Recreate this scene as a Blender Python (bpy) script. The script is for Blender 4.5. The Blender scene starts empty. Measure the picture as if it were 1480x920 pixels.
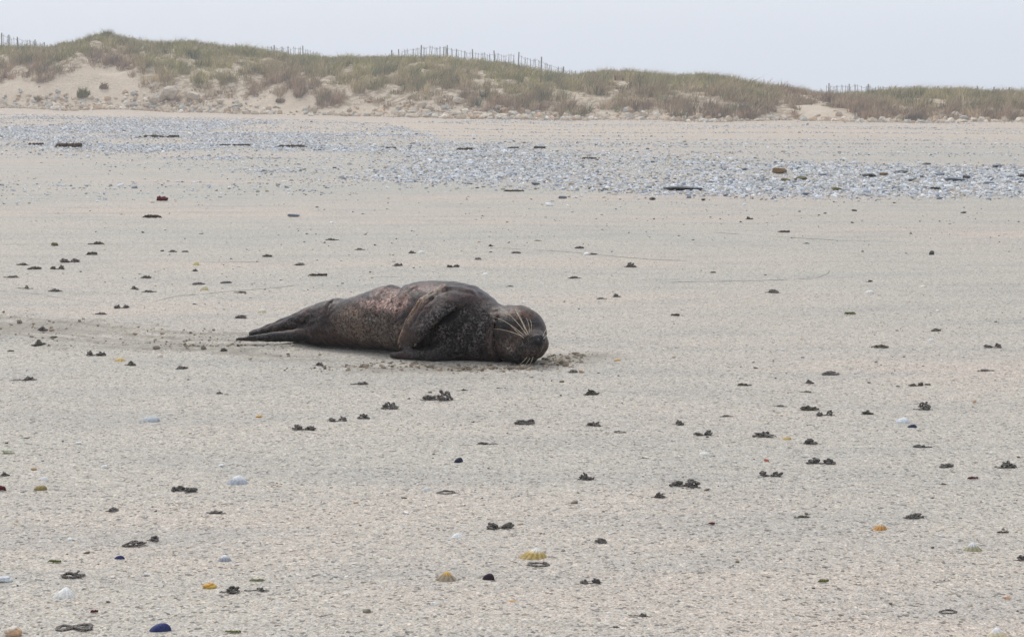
import bpy, math, random
import numpy as np
from mathutils import Vector

# ------------------------------------------------------------------ camera, sky, sun, exposure
scene = bpy.context.scene
col = scene.collection
FPX, CX, CY, YH, CAMH = 3150.0, 740.0, 460.0, 138.0, 1.06
PITCH = math.atan((CY - YH) / FPX)
cam_d = bpy.data.cameras.new("camera"); cam = bpy.data.objects.new("camera", cam_d)
col.objects.link(cam); scene.camera = cam
cam_d.sensor_width = 36; cam_d.lens = 36 * FPX / 1480.0
cam_d.clip_start = 0.1; cam_d.clip_end = 6000
cam.location = (0, 0, CAMH); cam.rotation_euler = (math.pi / 2 - PITCH, 0, 0)

SUN_EL, SUN_AZ = 52.0, -28.0        # azimuth from +Y (away from the camera), positive to the right
w = bpy.data.worlds.new("World"); scene.world = w; w.use_nodes = True
nt = w.node_tree; bg = nt.nodes["Background"]
sky = nt.nodes.new("ShaderNodeTexSky"); sky.sky_type = 'NISHITA'; sky.sun_disc = False
sky.sun_elevation = math.radians(SUN_EL); sky.sun_rotation = math.radians(SUN_AZ)
sky.air_density = 1.0; sky.dust_density = 4.0; sky.ozone_density = 1.0
veil = nt.nodes.new("ShaderNodeMix"); veil.data_type = 'RGBA'
veil.inputs[0].default_value = 0.85                       # thin even overcast over the clear sky
nt.links.new(sky.outputs[0], veil.inputs[6]); veil.inputs[7].default_value = (8.9, 9.5, 10.5, 1)
nt.links.new(veil.outputs[2], bg.inputs[0]); bg.inputs[1].default_value = 0.1
sl = bpy.data.lights.new("sun", 'SUN'); sl.energy = 1.5; sl.angle = math.radians(25); sl.color = (1, 0.96, 0.9)
so = bpy.data.objects.new("sun", sl); col.objects.link(so)
_e, _a = math.radians(SUN_EL), math.radians(SUN_AZ)
sd = Vector((math.cos(_e) * math.sin(_a), math.cos(_e) * math.cos(_a), math.sin(_e)))
so.rotation_euler = sd.to_track_quat('Z', 'Y').to_euler()
vs = scene.view_settings
vs.view_transform = 'Standard'; vs.look = 'None'; vs.exposure = 0.0; vs.gamma = 1.0
scene.render.resolution_x = 1024; scene.render.resolution_y = 636
scene.render.engine = 'CYCLES'

USE_HAZE = True
rng = np.random.default_rng(7); random.seed(7)

# ------------------------------------------------------------------ helpers
def sstep(a, b, x):
    t = np.clip((x - a) / (b - a), 0, 1); return t * t * (3 - 2 * t)

def _hash(i, j, s):
    n = (i.astype(np.int64) * 374761393 + j.astype(np.int64) * 668265263 + s * 1442695041) & 0x7fffffff
    n = ((n ^ (n >> 13)) * 1274126177) & 0x7fffffff
    return ((n ^ (n >> 16)) & 0xffff) / 65535.0

def vnoise(x, y, s=0):
    x = np.asarray(x, float); y = np.asarray(y, float)
    i = np.floor(x); j = np.floor(y); fx = x - i; fy = y - j
    fx = fx * fx * (3 - 2 * fx); fy = fy * fy * (3 - 2 * fy)
    a = _hash(i, j, s); b = _hash(i + 1, j, s); c = _hash(i, j + 1, s); d = _hash(i + 1, j + 1, s)
    return (a + (b - a) * fx) * (1 - fy) + (c + (d - c) * fx) * fy

def fbm(x, y, s=0, o=4):
    t = 0; amp = 0.5; n = 0
    for k in range(o):
        t = t + amp * vnoise(x * 2 ** k, y * 2 ** k, s + k * 17); n += amp; amp *= 0.5
    return t / n

def ray(px, py):
    u = (px - CX) / FPX; v = (CY - py) / FPX
    return u, math.cos(PITCH) + v * math.sin(PITCH), -math.sin(PITCH) + v * math.cos(PITCH)

def at_depth(px, py, Y):
    dx, dy, dz = ray(px, py); t = Y / dy
    return np.array([dx * t, Y, CAMH + dz * t])

def mesh_np(name, V, F, cols=None, smooth=True, extra=None):
    """V (n,3), F (m,k) with k 3 or 4"""
    me = bpy.data.meshes.new(name)
    V = np.ascontiguousarray(V, np.float32); F = np.ascontiguousarray(F, np.int32)
    k = F.shape[1]
    me.vertices.add(len(V)); me.vertices.foreach_set("co", V.ravel())
    me.loops.add(F.size); me.loops.foreach_set("vertex_index", F.ravel())
    me.polygons.add(len(F)); me.polygons.foreach_set("loop_start", np.arange(0, F.size, k, dtype=np.int32))
    me.polygons.foreach_set("use_smooth", np.full(len(F), smooth, dtype=bool))
    if cols is not None:
        a = me.color_attributes.new("Col", 'FLOAT_COLOR', 'POINT')
        c4 = np.ones((len(V), 4), np.float32); c4[:, :3] = cols; a.data.foreach_set("color", c4.ravel())
    for nm, arr in (extra or {}).items():
        a = me.attributes.new(nm, 'FLOAT', 'POINT'); a.data.foreach_set("value", np.ascontiguousarray(arr, np.float32))
    me.update(calc_edges=True); me.validate()
    return me

def ob(name, me, mat=None, parent=None):
    o = bpy.data.objects.new(name, me); col.objects.link(o)
    if mat is not None and me is not None and not me.materials: me.materials.append(mat)
    if parent is not None: o.parent = parent
    return o

def tag(o, label=None, cat=None, group=None, kind=None):
    if label: o["label"] = label
    if cat: o["category"] = cat
    if group: o["group"] = group
    if kind: o["kind"] = kind
    return o

def ico(sub=1):
    t = (1 + 5 ** 0.5) / 2
    v = np.array([(-1, t, 0), (1, t, 0), (-1, -t, 0), (1, -t, 0), (0, -1, t), (0, 1, t), (0, -1, -t), (0, 1, -t), (t, 0, -1), (t, 0, 1), (-t, 0, -1), (-t, 0, 1)], float)
    f = [(0, 11, 5), (0, 5, 1), (0, 1, 7), (0, 7, 10), (0, 10, 11), (1, 5, 9), (5, 11, 4), (11, 10, 2), (10, 7, 6), (7, 1, 8),
         (3, 9, 4), (3, 4, 2), (3, 2, 6), (3, 6, 8), (3, 8, 9), (4, 9, 5), (2, 4, 11), (6, 2, 10), (8, 6, 7), (9, 8, 1)]
    v = [p / np.linalg.norm(p) for p in v]
    for _ in range(sub):
        cache = {}; nf = []
        def mid(a, b):
            k = (min(a, b), max(a, b))
            if k not in cache:
                p = v[a] + v[b]; v.append(p / np.linalg.norm(p)); cache[k] = len(v) - 1
            return cache[k]
        for a, b, c in f:
            x, y, z = mid(a, b), mid(b, c), mid(c, a)
            nf += [(a, x, z), (b, y, x), (c, z, y), (x, y, z)]
        f = nf
    return np.array(v), np.array(f, int)

def tube(path, rad, n=6):
    """closed-ended tube round a polyline; returns V, F (quads)"""
    P = np.asarray(path, float); m = len(P); R = np.broadcast_to(np.asarray(rad, float), (m,))
    T = np.gradient(P, axis=0); T /= np.linalg.norm(T, axis=1)[:, None] + 1e-12
    up = np.tile(np.array([0.03, 0.05, 1.0]), (m, 1))
    A = np.cross(T, up); A /= np.linalg.norm(A, axis=1)[:, None] + 1e-9
    B = np.cross(A, T)
    ang = np.arange(n) * 2 * math.pi / n
    V = P[:, None, :] + R[:, None, None] * (np.cos(ang)[None, :, None] * A[:, None, :] + np.sin(ang)[None, :, None] * B[:, None, :])
    V = V.reshape(-1, 3)
    F = []
    i = np.arange(m - 1)[:, None] * n; j = np.arange(n)[None, :]; j2 = (j + 1) % n
    F = np.stack([i + j, i + j2, i + n + j2, i + n + j], -1).reshape(-1, 4)
    c0 = len(V); V = np.vstack([V, P[:1], P[-1:]])
    caps = [(c0, (k + 1) % n, k, c0) for k in range(n)]
    caps = [((k + 1) % n, k, c0, c0) for k in range(n)]
    tri0 = np.array([((k + 1) % n, k, c0) for k in range(n)]); b = (m - 1) * n
    tri1 = np.array([(b + k, b + (k + 1) % n, c0 + 1) for k in range(n)])
    F3 = np.vstack([F[:, [0, 1, 2]], F[:, [0, 2, 3]], tri0, tri1])
    return V, F3

def merge(parts):
    Vs, Fs, off = [], [], 0
    for V, F in parts:
        Vs.append(V); Fs.append(F + off); off += len(V)
    return np.vstack(Vs), np.vstack(Fs)

# ------------------------------------------------------------------ materials
class NT:
    def __init__(s, name):
        s.m = bpy.data.materials.new(name); s.m.use_nodes = True; s.t = s.m.node_tree
        s.b = s.t.nodes["Principled BSDF"]; s.tc = s.t.nodes.new("ShaderNodeTexCoord")
    def n(s, ty, **k):
        x = s.t.nodes.new(ty)
        for a, v in k.items(): setattr(x, a, v)
        return x
    def l(s, a, b): s.t.links.new(a, b)
    def obj(s, sc=(1, 1, 1)):
        mp = s.n("ShaderNodeMapping"); s.l(s.tc.outputs["Object"], mp.inputs[0]); mp.inputs[3].default_value = sc
        return mp.outputs[0]
    def noise(s, scale, detail=3, vec=None, rough=0.55):
        x = s.n("ShaderNodeTexNoise"); x.inputs["Scale"].default_value = scale; x.inputs["Detail"].default_value = detail
        x.inputs["Roughness"].default_value = rough
        s.l(vec if vec is not None else s.tc.outputs["Object"], x.inputs["Vector"]); return x.outputs[0]
    def voro(s, scale, vec=None, feature='F1', out=1):
        x = s.n("ShaderNodeTexVoronoi"); x.feature = feature; x.inputs["Scale"].default_value = scale
        s.l(vec if vec is not None else s.tc.outputs["Object"], x.inputs["Vector"]); return x.outputs[out]
    def ramp(s, fac, stops):
        x = s.n("ShaderNodeValToRGB"); e = x.color_ramp.elements
        while len(e) < len(stops): e.new(0.5)
        for q, (p, c) in zip(e, stops):
            q.position = p; q.color = (*(c if hasattr(c, '__len__') else (c, c, c)), 1)
        s.l(fac, x.inputs[0]); return x.outputs[0]
    def mix(s, fac, a, b, mode='MIX'):
        x = s.n("ShaderNodeMix", data_type='RGBA', blend_type=mode)
        for i, v in ((0, fac), (6, a), (7, b)):
            if hasattr(v, 'is_linked') or hasattr(v, 'links'): s.l(v, x.inputs[i])
            elif hasattr(v, '__len__'): x.inputs[i].default_value = (*v, 1)
            else: x.inputs[i].default_value = v
        return x.outputs[2]
    def math(s, op, a, b=0.0, clamp=False):
        x = s.n("ShaderNodeMath", operation=op, use_clamp=clamp)
        for i, v in ((0, a), (1, b)):
            if hasattr(v, 'links'): s.l(v, x.inputs[i])
            else: x.inputs[i].default_value = v
        return x.outputs[0]
    def attr(s, name, out=0):
        x = s.n("ShaderNodeAttribute", attribute_name=name); return x.outputs[out]
    def bump(s, h, strength, dist):
        x = s.n("ShaderNodeBump"); x.inputs["Strength"].default_value = strength; x.inputs["Distance"].default_value = dist
        s.l(h, x.inputs["Height"]); s.l(x.outputs[0], s.b.inputs["Normal"])
    def fin(s, colr, rough=0.8, spec=0.3):
        if hasattr(colr, 'links'): s.l(colr, s.b.inputs["Base Color"])
        else: s.b.inputs["Base Color"].default_value = (*colr, 1)
        if hasattr(rough, 'links'): s.l(rough, s.b.inputs["Roughness"])
        else: s.b.inputs["Roughness"].default_value = rough
        s.b.inputs["Specular IOR Level"].default_value = spec
        return s.m

def mat_sand():
    k = NT("beach_sand")
    broad = k.noise(1.0, 5, k.obj((0.16, 0.34, 1)))
    c = k.ramp(broad, [(0.36, (0.446, 0.424, 0.366)), (0.50, (0.474, 0.437, 0.373)), (0.66, (0.520, 0.450, 0.377))])
    c = k.mix(k.attr("dry", 2), c, (0.60, 0.49, 0.37))
    mid = k.noise(1.0, 4, k.obj((0.9, 2.6, 1)))                 # damp patches
    c = k.mix(k.ramp(mid, [(0.46, 0.0), (0.66, 0.7)]), c, (0.390, 0.372, 0.332))
    g1 = k.n("ShaderNodeSeparateColor"); k.l(k.voro(290.0, k.obj((1, 0.6, 1))), g1.inputs[0])     # sand grains
    c = k.mix(1.0, c, k.ramp(g1.outputs[0], [(0.0, 0.48), (0.2, 0.78), (0.5, 1.0), (0.85, 1.17), (1.0, 1.38)]), 'MULTIPLY')
    c = k.mix(1.0, c, k.ramp(g1.outputs[1], [(0.0, (0.93, 0.98, 1.05)), (1.0, (1.09, 1.0, 0.92))]), 'MULTIPLY')
    g2 = k.n("ShaderNodeSeparateColor"); k.l(k.voro(120.0, k.obj((1, 0.7, 1))), g2.inputs[0])     # sparse coarser bits
    c = k.mix(1.0, c, k.ramp(g2.outputs[0], [(0.0, 0.35), (0.07, 0.55), (0.11, 1.0), (0.9, 1.0), (0.95, 1.16), (1.0, 1.28)]), 'MULTIPLY')
    c = k.mix(1.0, c, k.ramp(k.noise(30.0, 4), [(0.3, 0.86), (0.7, 1.13)]), 'MULTIPLY')
    c = k.mix(k.math('MULTIPLY', k.attr("stir", 2), 0.85), c, (0.285, 0.255, 0.205))
    h = k.math('ADD', k.math('MULTIPLY', k.noise(60.0, 4), 0.8), k.math('MULTIPLY', k.voro(290.0, k.obj((1, 0.6, 1)), out=0), 0.4))
    k.bump(h, 0.6, 0.007)
    return k.fin(c, 0.72, 0.28)

def mat_dune():
    k = NT("dune_sand")
    big = k.noise(0.6, 4); c = k.ramp(big, [(0.3, (0.56, 0.455, 0.34)), (0.7, (0.67, 0.56, 0.435))])
    veg = k.attr("veg", 2)
    litter = k.ramp(k.noise(1.7, 4), [(0.3, (0.28, 0.20, 0.15)), (0.55, (0.33, 0.26, 0.16)), (0.75, (0.40, 0.32, 0.22))])
    n2 = k.noise(2.6, 4)
    f = k.math('MULTIPLY', veg, k.ramp(n2, [(0.42, 0.0), (0.58, 0.9)]))
    c = k.mix(f, c, litter)
    c = k.mix(1.0, c, k.ramp(k.noise(9.0, 4), [(0.3, 0.82), (0.7, 1.12)]), 'MULTIPLY')
    k.bump(k.noise(5.0, 5), 0.6, 0.2)
    return k.fin(c, 0.95, 0.1)

def mat_col(name, rough=0.9, spec=0.15, var=0.25, scale=30.0, bump=0.0):
    k = NT(name); c = k.attr("Col", 0)
    c = k.mix(1.0, c, k.ramp(k.noise(scale, 3), [(0.3, 1 - var), (0.7, 1 + var)]), 'MULTIPLY')
    if bump: k.bump(k.noise(scale * 2, 3), 0.6, bump)
    return k.fin(c, rough, spec)

def mat_rock(name, a, b, c3, scale=3.0, rough=0.85):
    k = NT(name)
    oi = k.n("ShaderNodeObjectInfo")
    vec = k.n("ShaderNodeVectorMath", operation='ADD'); k.l(k.tc.outputs["Object"], vec.inputs[0]); k.l(oi.outputs["Location"], vec.inputs[1])
    c = k.ramp(k.noise(scale, 5, vec.outputs[0]), [(0.3, a), (0.5, b), (0.72, c3)])
    c = k.mix(1.0, c, k.ramp(k.noise(scale * 9, 3, vec.outputs[0]), [(0.3, 0.78), (0.7, 1.2)]), 'MULTIPLY')
    k.bump(k.noise(scale * 5, 4, vec.outputs[0]), 0.5, 0.05)
    return k.fin(c, rough, 0.3)

M = {}
M['sand'] = mat_sand(); M['dune'] = mat_dune()
M['grass'] = mat_col("marram_grass", 0.85, 0.15, 0.15, 3.0)
M['pebble'] = mat_col("shingle_stone", 0.7, 0.3, 0.22, 40.0)
M['grit'] = mat_col("shell_grit", 0.6, 0.3, 0.15, 200.0)
M['crumb'] = mat_col("sand_crumb", 0.9, 0.15, 0.25, 150.0)
k = NT("worm_cast_sand")
cc = k.ramp(k.noise(14.0, 3), [(0.3, (0.095, 0.087, 0.081)), (0.5, (0.20, 0.18, 0.162)), (0.72, (0.38, 0.34, 0.30))])
gr = k.n("ShaderNodeSeparateColor"); k.l(k.voro(26.0), gr.inputs[0])
cc = k.mix(1.0, cc, k.ramp(gr.outputs[0], [(0.0, 0.65), (0.75, 1.1), (1.0, 1.9)]), 'MULTIPLY')
k.bump(k.noise(20.0, 3), 0.7, 0.03); M['cast'] = k.fin(cc, 0.75, 0.3)
k = NT("olive_cast_sand")
cc = k.ramp(k.noise(14.0, 3), [(0.3, (0.10, 0.092, 0.07)), (0.7, (0.22, 0.20, 0.15))])
k.bump(k.noise(20.0, 3), 0.7, 0.03); M['cast_olive'] = k.fin(cc, 0.8, 0.25)
M['rock_pale'] = mat_rock("pale_granite", (0.46, 0.38, 0.29), (0.56, 0.48, 0.38), (0.66, 0.60, 0.51))
M['rock_grey'] = mat_rock("grey_stone", (0.13, 0.15, 0.18), (0.19, 0.21, 0.245), (0.27, 0.29, 0.32), 9.0, 0.6)
M['rock_dark'] = mat_rock("dark_wet_stone", (0.045, 0.046, 0.045), (0.07, 0.07, 0.066), (0.12, 0.115, 0.10), 9.0, 0.55)
M['rock_olive'] = mat_rock("weedy_stone", (0.09, 0.085, 0.03), (0.15, 0.13, 0.055), (0.21, 0.19, 0.10), 9.0)
M['rock_brown'] = mat_rock("ochre_stone", (0.17, 0.10, 0.045), (0.25, 0.16, 0.08), (0.14, 0.11, 0.075), 9.0)
M['weed'] = mat_rock("dry_seaweed", (0.05, 0.035, 0.022), (0.085, 0.06, 0.04), (0.13, 0.10, 0.06), 9.0)
M['weed_red'] = mat_rock("red_seaweed", (0.09, 0.015, 0.018), (0.15, 0.03, 0.03), (0.2, 0.06, 0.05), 20.0)
M['weed_green'] = mat_rock("green_seaweed", (0.10, 0.13, 0.03), (0.17, 0.19, 0.06), (0.24, 0.22, 0.09), 20.0)
M['wood'] = mat_rock("weathered_wood", (0.20, 0.185, 0.17), (0.27, 0.25, 0.23), (0.33, 0.31, 0.28), 4.0)
M['swash'] = mat_rock("dark_swash_grains", (0.27, 0.258, 0.225), (0.33, 0.315, 0.275), (0.38, 0.36, 0.315), 30.0)

# ------------------------------------------------------------------ terrain shape
TOE_L, TOE_R = 126.0, 112.0
def toe_y(X):
    f = np.clip((np.asarray(X, float) + 29) / 55, -1.5, 2.2)
    return TOE_L + (TOE_R - TOE_L) * f + 2.2 * (fbm(np.asarray(X, float) * 0.11, 3.3 + 0 * np.asarray(X, float), 5, 3) - 0.5)

def toe_z(X):
    return np.interp(np.asarray(X, float), [-70, -29, -17, 0, 26, 70], [0.5, 0.36, 0.08, -0.24, -0.38, -0.5])

def beach_z0(X, Y):
    return sstep(22, 112, Y) * toe_z(X) + 0.05 * (fbm(X * 0.12, Y * 0.12, 9, 3) - 0.5) * sstep(10, 22, Y) + 0.55 * (fbm(X * 0.16, Y * 0.07, 10, 3) - 0.5) * sstep(70, 112, Y)

def g0(px, py):                     # pixel -> beach, smooth shape only
    dx, dy, dz = ray(px, py)
    t = CAMH / -dz if dz < -1e-4 else 110 / dy
    for _ in range(40):
        z = float(beach_z0(np.array(dx * t), np.array(dy * t)))
        tn = (CAMH - z) / max(-dz, 1e-5); t = 0.5 * t + 0.5 * min(tn, 200 / dy)
    return dx * t, dy * t

# disturbed sand: drag track left of the seal, scuffs round the body
track = np.array([g0(*p) for p in [(-160, 462), (-40, 468), (60, 476), (160, 488), (260, 494), (345, 494)]])
track2 = np.array([g0(*p) for p in [(-60, 505), (40, 505), (140, 512), (240, 516), (340, 512), (420, 520), (480, 527), (540, 533), (600, 530), (680, 534), (760, 532), (800, 522), (840, 514)]])
def seg_d(X, Y, poly):
    d = np.full(np.shape(X), 1e9)
    for (ax, ay), (bx, by) in zip(poly[:-1], poly[1:]):
        L2 = (bx - ax) ** 2 + (by - ay) ** 2
        t = np.clip(((X - ax) * (bx - ax) + (Y - ay) * (by - ay)) / L2, 0, 1)
        d = np.minimum(d, np.hypot(X - ax - t * (bx - ax), Y - ay - t * (by - ay)))
    return d

def stir_mask(X, Y):
    n = fbm(X * 2.2, Y * 6.5, 21, 4)
    m1 = sstep(0.46, 0.10, seg_d(X, Y, track)); m2 = sstep(0.24, 0.02, seg_d(X, Y, track2))
    d1 = seg_d(X, Y, track); gaps = sstep(0.36, 0.52, fbm(X * 1.7, Y * 5 + 3, 23, 3))
    ln = np.maximum.reduce([np.exp(-((d1 - a) / b_) ** 2) for a, b_ in ((0.06, .022), (0.17, .03), (0.27, .02), (0.36, .03))]) * gaps * (X < -0.9)
    st = sstep(0.50, 0.62, fbm(X * 1.1, (Y + 0.16 * X) * 11, 22, 3))
    return np.maximum.reduce([np.maximum(m1 * 0.8, m2) * sstep(0.44, 0.60, n), 0.6 * m1 * st, 0.9 * ln])

def beach_z(X, Y):
    X = np.asarray(X, float); Y = np.asarray(Y, float); z = beach_z0(X, Y); nr_ = (Y < 14) & (Y > 2)
    if nr_.any():
        x, y_ = X[nr_], Y[nr_]; d1 = seg_d(x, y_, track); fade = sstep(13, 11, y_)
        groove = (-0.022 * sstep(0.32, 0.0, d1) + 0.016 * np.exp(-((d1 - 0.33) / 0.06) ** 2)) * fade
        lump = stir_mask(x, y_) * 0.034 * (fbm(x * 16, y_ * 16, 41, 3) - 0.42) * fade
        soft = 0.006 * (fbm(x * 1.3, y_ * 2.2, 31, 3) - 0.5) + 0.003 * (fbm(x * 9, y_ * 9, 51, 2) - 0.5)
        z[nr_] += groove + lump + soft * sstep(14, 10, y_)
    return z

def gz(X, Y): return float(beach_z(np.array([float(X)]), np.array([float(Y)]))[0])
def ground(px, py):
    X, Y = g0(px, py); return np.array([X, Y, gz(X, Y)])

# ------------------------------------------------------------------ ground sheet
Ys = [-64, -20, -5, 0, 1.5, 2.6]
y = 3.0
while y < 6.8: Ys.append(y); y += 0.03
while y < 10.6: Ys.append(y); y += 0.0115
while y < 150: Ys.append(y); y *= 1.009
Ys += [170, 185, 205]
Ys = np.array(Ys)
core = np.linspace(-0.34, 0.34, 521)
XX = np.concatenate([[-3, -2, -0.42], core, [0.42, 2, 3]])[None, :] * np.maximum(Ys, 3.0)[:, None]
XX[:, 0], XX[:, 1], XX[:, -2], XX[:, -1] = -150, -100, 100, 150
YY = np.repeat(Ys[:, None], XX.shape[1], 1)
ZZ = beach_z(XX, YY)
behind = YY > toe_y(XX) + 6
ZZ = np.where(behind, np.minimum(ZZ, -0.5), ZZ)
nr, nc = XX.shape
idx = np.arange(nr * nc).reshape(nr, nc)
F = np.stack([idx[:-1, :-1], idx[:-1, 1:], idx[1:, 1:], idx[1:, :-1]], -1).reshape(-1, 4)
dry = sstep(36, 75, YY + 0.9 * XX * 0 + 10 * (fbm(XX * 0.08, YY * 0.05, 61, 3) - 0.5)) * 0.75
STIR = np.zeros_like(YY); _n = (YY < 12.5) & (YY > 2); STIR[_n] = stir_mask(XX[_n], YY[_n]) * sstep(12.5, 11, YY[_n])
me = mesh_np("beach_sand", np.stack([XX, YY, ZZ], -1).reshape(-1, 3), F, None, True,
             {"dry": dry.ravel(), "stir": STIR.ravel()})
tag(ob("beach_ground", me, M['sand']), kind="structure")

# ------------------------------------------------------------------ dune ridge
DW = 18.0
CREST = [(-400, 62), (-150, 66), (0, 70), (60, 72), (100, 66), (130, 57), (155, 49), (180, 57), (240, 66), (275, 62), (300, 67), (360, 71), (420, 84), (480, 87),
         (520, 85), (560, 86), (610, 84), (650, 86), (700, 91), (740, 98), (785, 106), (820, 113), (850, 107), (870, 104), (900, 106), (940, 110),
         (980, 113), (1025, 111), (1060, 117), (1100, 125), (1150, 132), (1190, 139), (1230, 138), (1280, 133), (1330, 131), (1400, 134), (1480, 136), (1800, 140), (2200, 136)]
def crest_pts():
    xs, zs = [], []
    for px, py in CREST:
        f = np.clip(((px - 740) * 130 / FPX + 29) / 55, -1.5, 2.2)
        Y = TOE_L + (TOE_R - TOE_L) * f + DW
        p = at_depth(px, py + 4, Y); xs.append(p[0]); zs.append(p[2])
    return np.array(xs), np.array(zs)
CXs, CZs = crest_pts()
EDGE = [(-200, 112), (0, 112), (30, 108), (60, 118), (90, 112), (105, 104), (120, 92), (150, 92), (185, 104), (205, 128), (250, 143), (300, 147), (360, 138), (395, 128), (430, 133), (470, 148), (540, 155),
        (600, 160), (650, 158), (670, 146), (690, 160), (760, 164), (850, 168), (930, 162), (1000, 165), (1090, 173), (1115, 168), (1140, 158), (1165, 148), (1195, 146), (1225, 158), (1260, 168), (1310, 176), (1480, 178), (1800, 178)]
def edge_h():                     # height above the toe where the plant cover starts
    xs, zs = [], []
    for px, py in EDGE:
        f = np.clip(((px - 740) * 122 / FPX + 29) / 55, -1.5, 2.2)
        Y = TOE_L + (TOE_R - TOE_L) * f + 4
        p = at_depth(px, py, Y); xs.append(p[0]); zs.append(p[2])
    return np.array(xs), np.array(zs)
EXs, EZs = edge_h()
TP = np.array([-0.3, 0.0, 0.10, 0.22, 0.36, 0.6, 0.82, 1.0, 1.25, 1.8, 3.0]); PP = np.array([-0.25, 0.0, 0.20, 0.46, 0.66, 0.84, 0.95, 1.0, 0.93, 0.6, 0.1])
def dune_z(X, t):
    zt = toe_z(X) - 0.02; zc = np.interp(X, CXs, CZs)
    p = np.interp(t, TP, PP)
    hum = (fbm(X * 0.55, t * DW * 0.5, 71, 4) - 0.5) * 0.75 * sstep(0.12, 0.4, t) * (0.35 + 0.65 * sstep(1.0, 0.8, t))
    rill = (fbm(X * 1.6, t * DW * 0.6, 72, 3) - 0.5) * 0.25 * sstep(0.0, 0.12, t)
    return zt + (zc - zt) * p + hum * np.clip((zc - zt) / 4, 0.3, 1) + rill * np.clip((zc - zt) / 4, 0.3, 1)
def veg_mask(X, t, z):
    e = np.interp(X, EXs, EZs)
    n = (fbm(X * 0.8, z * 1.2 + t * 3, 81, 4) - 0.5)
    n2 = (fbm(X * 2.4, t * DW * 1.4, 82, 3) - 0.5)
    return sstep(-0.12, 0.22, z - e + 0.12 + 1.2 * n + 1.0 * n2)
xs = np.arange(-80, 80.01, 0.16); ts = np.concatenate([np.linspace(-0.12, 1.25, 150), np.linspace(1.3, 3.0, 18)])
X2, T2 = np.meshgrid(xs, ts); Y2 = toe_y(X2) + T2 * DW; Z2 = dune_z(X2, T2); V2 = veg_mask(X2, T2, Z2)
nr, nc = X2.shape; idx = np.arange(nr * nc).reshape(nr, nc)
F = np.stack([idx[:-1, :-1], idx[:-1, 1:], idx[1:, 1:], idx[1:, :-1]], -1).reshape(-1, 4)
tag(ob("sand_dune", mesh_np("sand_dune", np.stack([X2, Y2, Z2], -1).reshape(-1, 3), F, None, True, {"veg": V2.ravel()}), M['dune']), kind="structure")

def dune_point(px, py):             # first hit of a pixel's ray with the dune face, by marching
    f = np.clip(((px - 740) * 130 / FPX + 29) / 55, -1.5, 2.2)
    dx, dy, dz = ray(px, py)
    for Y in np.arange(100, 150, 0.1):
        s = Y / dy; X = dx * s; z = CAMH + dz * s
        t = (Y - float(toe_y(np.array(X)))) / DW
        if t < -0.1: continue
        zz = float(dune_z(np.array(X), np.array(t)))
        if zz >= z: return np.array([X, Y, zz])
    return np.array([X, Y, zz])

# grass blades, all as single tapering leaves in tufts
def blades(base, n_per, hgt, spread, lean, colr, seed, wid=0.02, windx=0.25):
    r = np.random.default_rng(seed); N = len(base)
    n = N * n_per
    b = np.repeat(base, n_per, 0).astype(float); H = np.repeat(hgt, n_per) * r.uniform(0.55, 1.15, n)
    a = r.uniform(0, 2 * math.pi, n); u_ = np.sqrt(r.uniform(0, 1, n)); rad = np.repeat(spread, n_per) * u_; H = H * (1.1 - 0.6 * u_ ** 2)
    b[:, 0] += np.cos(a) * rad; b[:, 1] += np.sin(a) * rad; b[:, 2] -= 0.04
    a2 = a + r.normal(0, 0.6, n); L = lean * r.uniform(0.2, 1.3, n) * H
    tip = b.copy(); tip[:, 0] += np.cos(a2) * L + windx * H * r.uniform(0, 1, n); tip[:, 1] += np.sin(a2) * L; tip[:, 2] += H * 0.96
    mid = (b + tip) / 2; mid[:, 2] += 0.12 * H; mid[:, 0] -= 0.2 * (tip[:, 0] - b[:, 0])
    o = r.uniform(0, math.pi, n); W = wid * r.uniform(0.7, 1.4, n)
    wv = np.stack([np.cos(o), np.sin(o) * 0.6, 0 * o], -1) * W[:, None]
    V = np.stack([b - wv, b + wv, mid - wv * 0.75, mid + wv * 0.75, tip], 1).reshape(-1, 3)
    i = np.arange(n)[:, None] * 5
    F = np.concatenate([i + np.array([[0, 1, 3]]), i + np.array([[0, 3, 2]]), i + np.array([[2, 3, 4]])], 1).reshape(-1, 3)
    c = np.repeat(colr, n_per, 0) * r.uniform(0.7, 1.3, (n, 1))
    C = np.repeat(c, 5, 0)
    return V, F, np.clip(C, 0, 1)

NT_ = 90000
gx = rng.uniform(-46, 46, NT_); gt = rng.uniform(0.02, 1.22, NT_) ** 1.0
gzv = dune_z(gx, gt); vm = veg_mask(gx, gt, gzv)
patch = fbm(gx * 0.9, gt * DW * 0.7, 91, 4)
clump = sstep(0.32, 0.45, fbm(gx * 1.7, gt * DW * 0.9, 92, 2) + 0.10 * sstep(0.75, 1.0, gt))
keep = (rng.uniform(0, 1, NT_) < vm * clump * sstep(0.37, 0.47, patch + 0.09 * sstep(0.5, 0.9, gt)) * 0.9)
gx, gt, gzv, patch = gx[keep], gt[keep], gzv[keep], patch[keep]
base = np.stack([gx, toe_y(gx) + gt * DW, gzv], -1)
e = np.interp(gx, EXs, EZs); above = gzv - e
kindn = fbm(gx * 0.35, gt * DW * 0.3, 95, 3)
green = np.clip(sstep(0.3, 1.6, above) * sstep(0.34, 0.58, kindn + 0.12 * sstep(0.6, 1, gt)), 0, 1)
cg = np.array([0.41, 0.365, 0.175]); cb = np.array([0.46, 0.36, 0.225]); cr = np.array([0.40, 0.28, 0.20])
c = cb + (cg - cb) * green[:, None]
low = sstep(0.9, 0.1, above)[:, None]; c = c + (cr - c) * low * 0.85
strw = (rng.uniform(0, 1, len(gx)) < 0.18)[:, None]; c = np.where(strw, np.array([0.56, 0.46, 0.30]), c)
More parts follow.
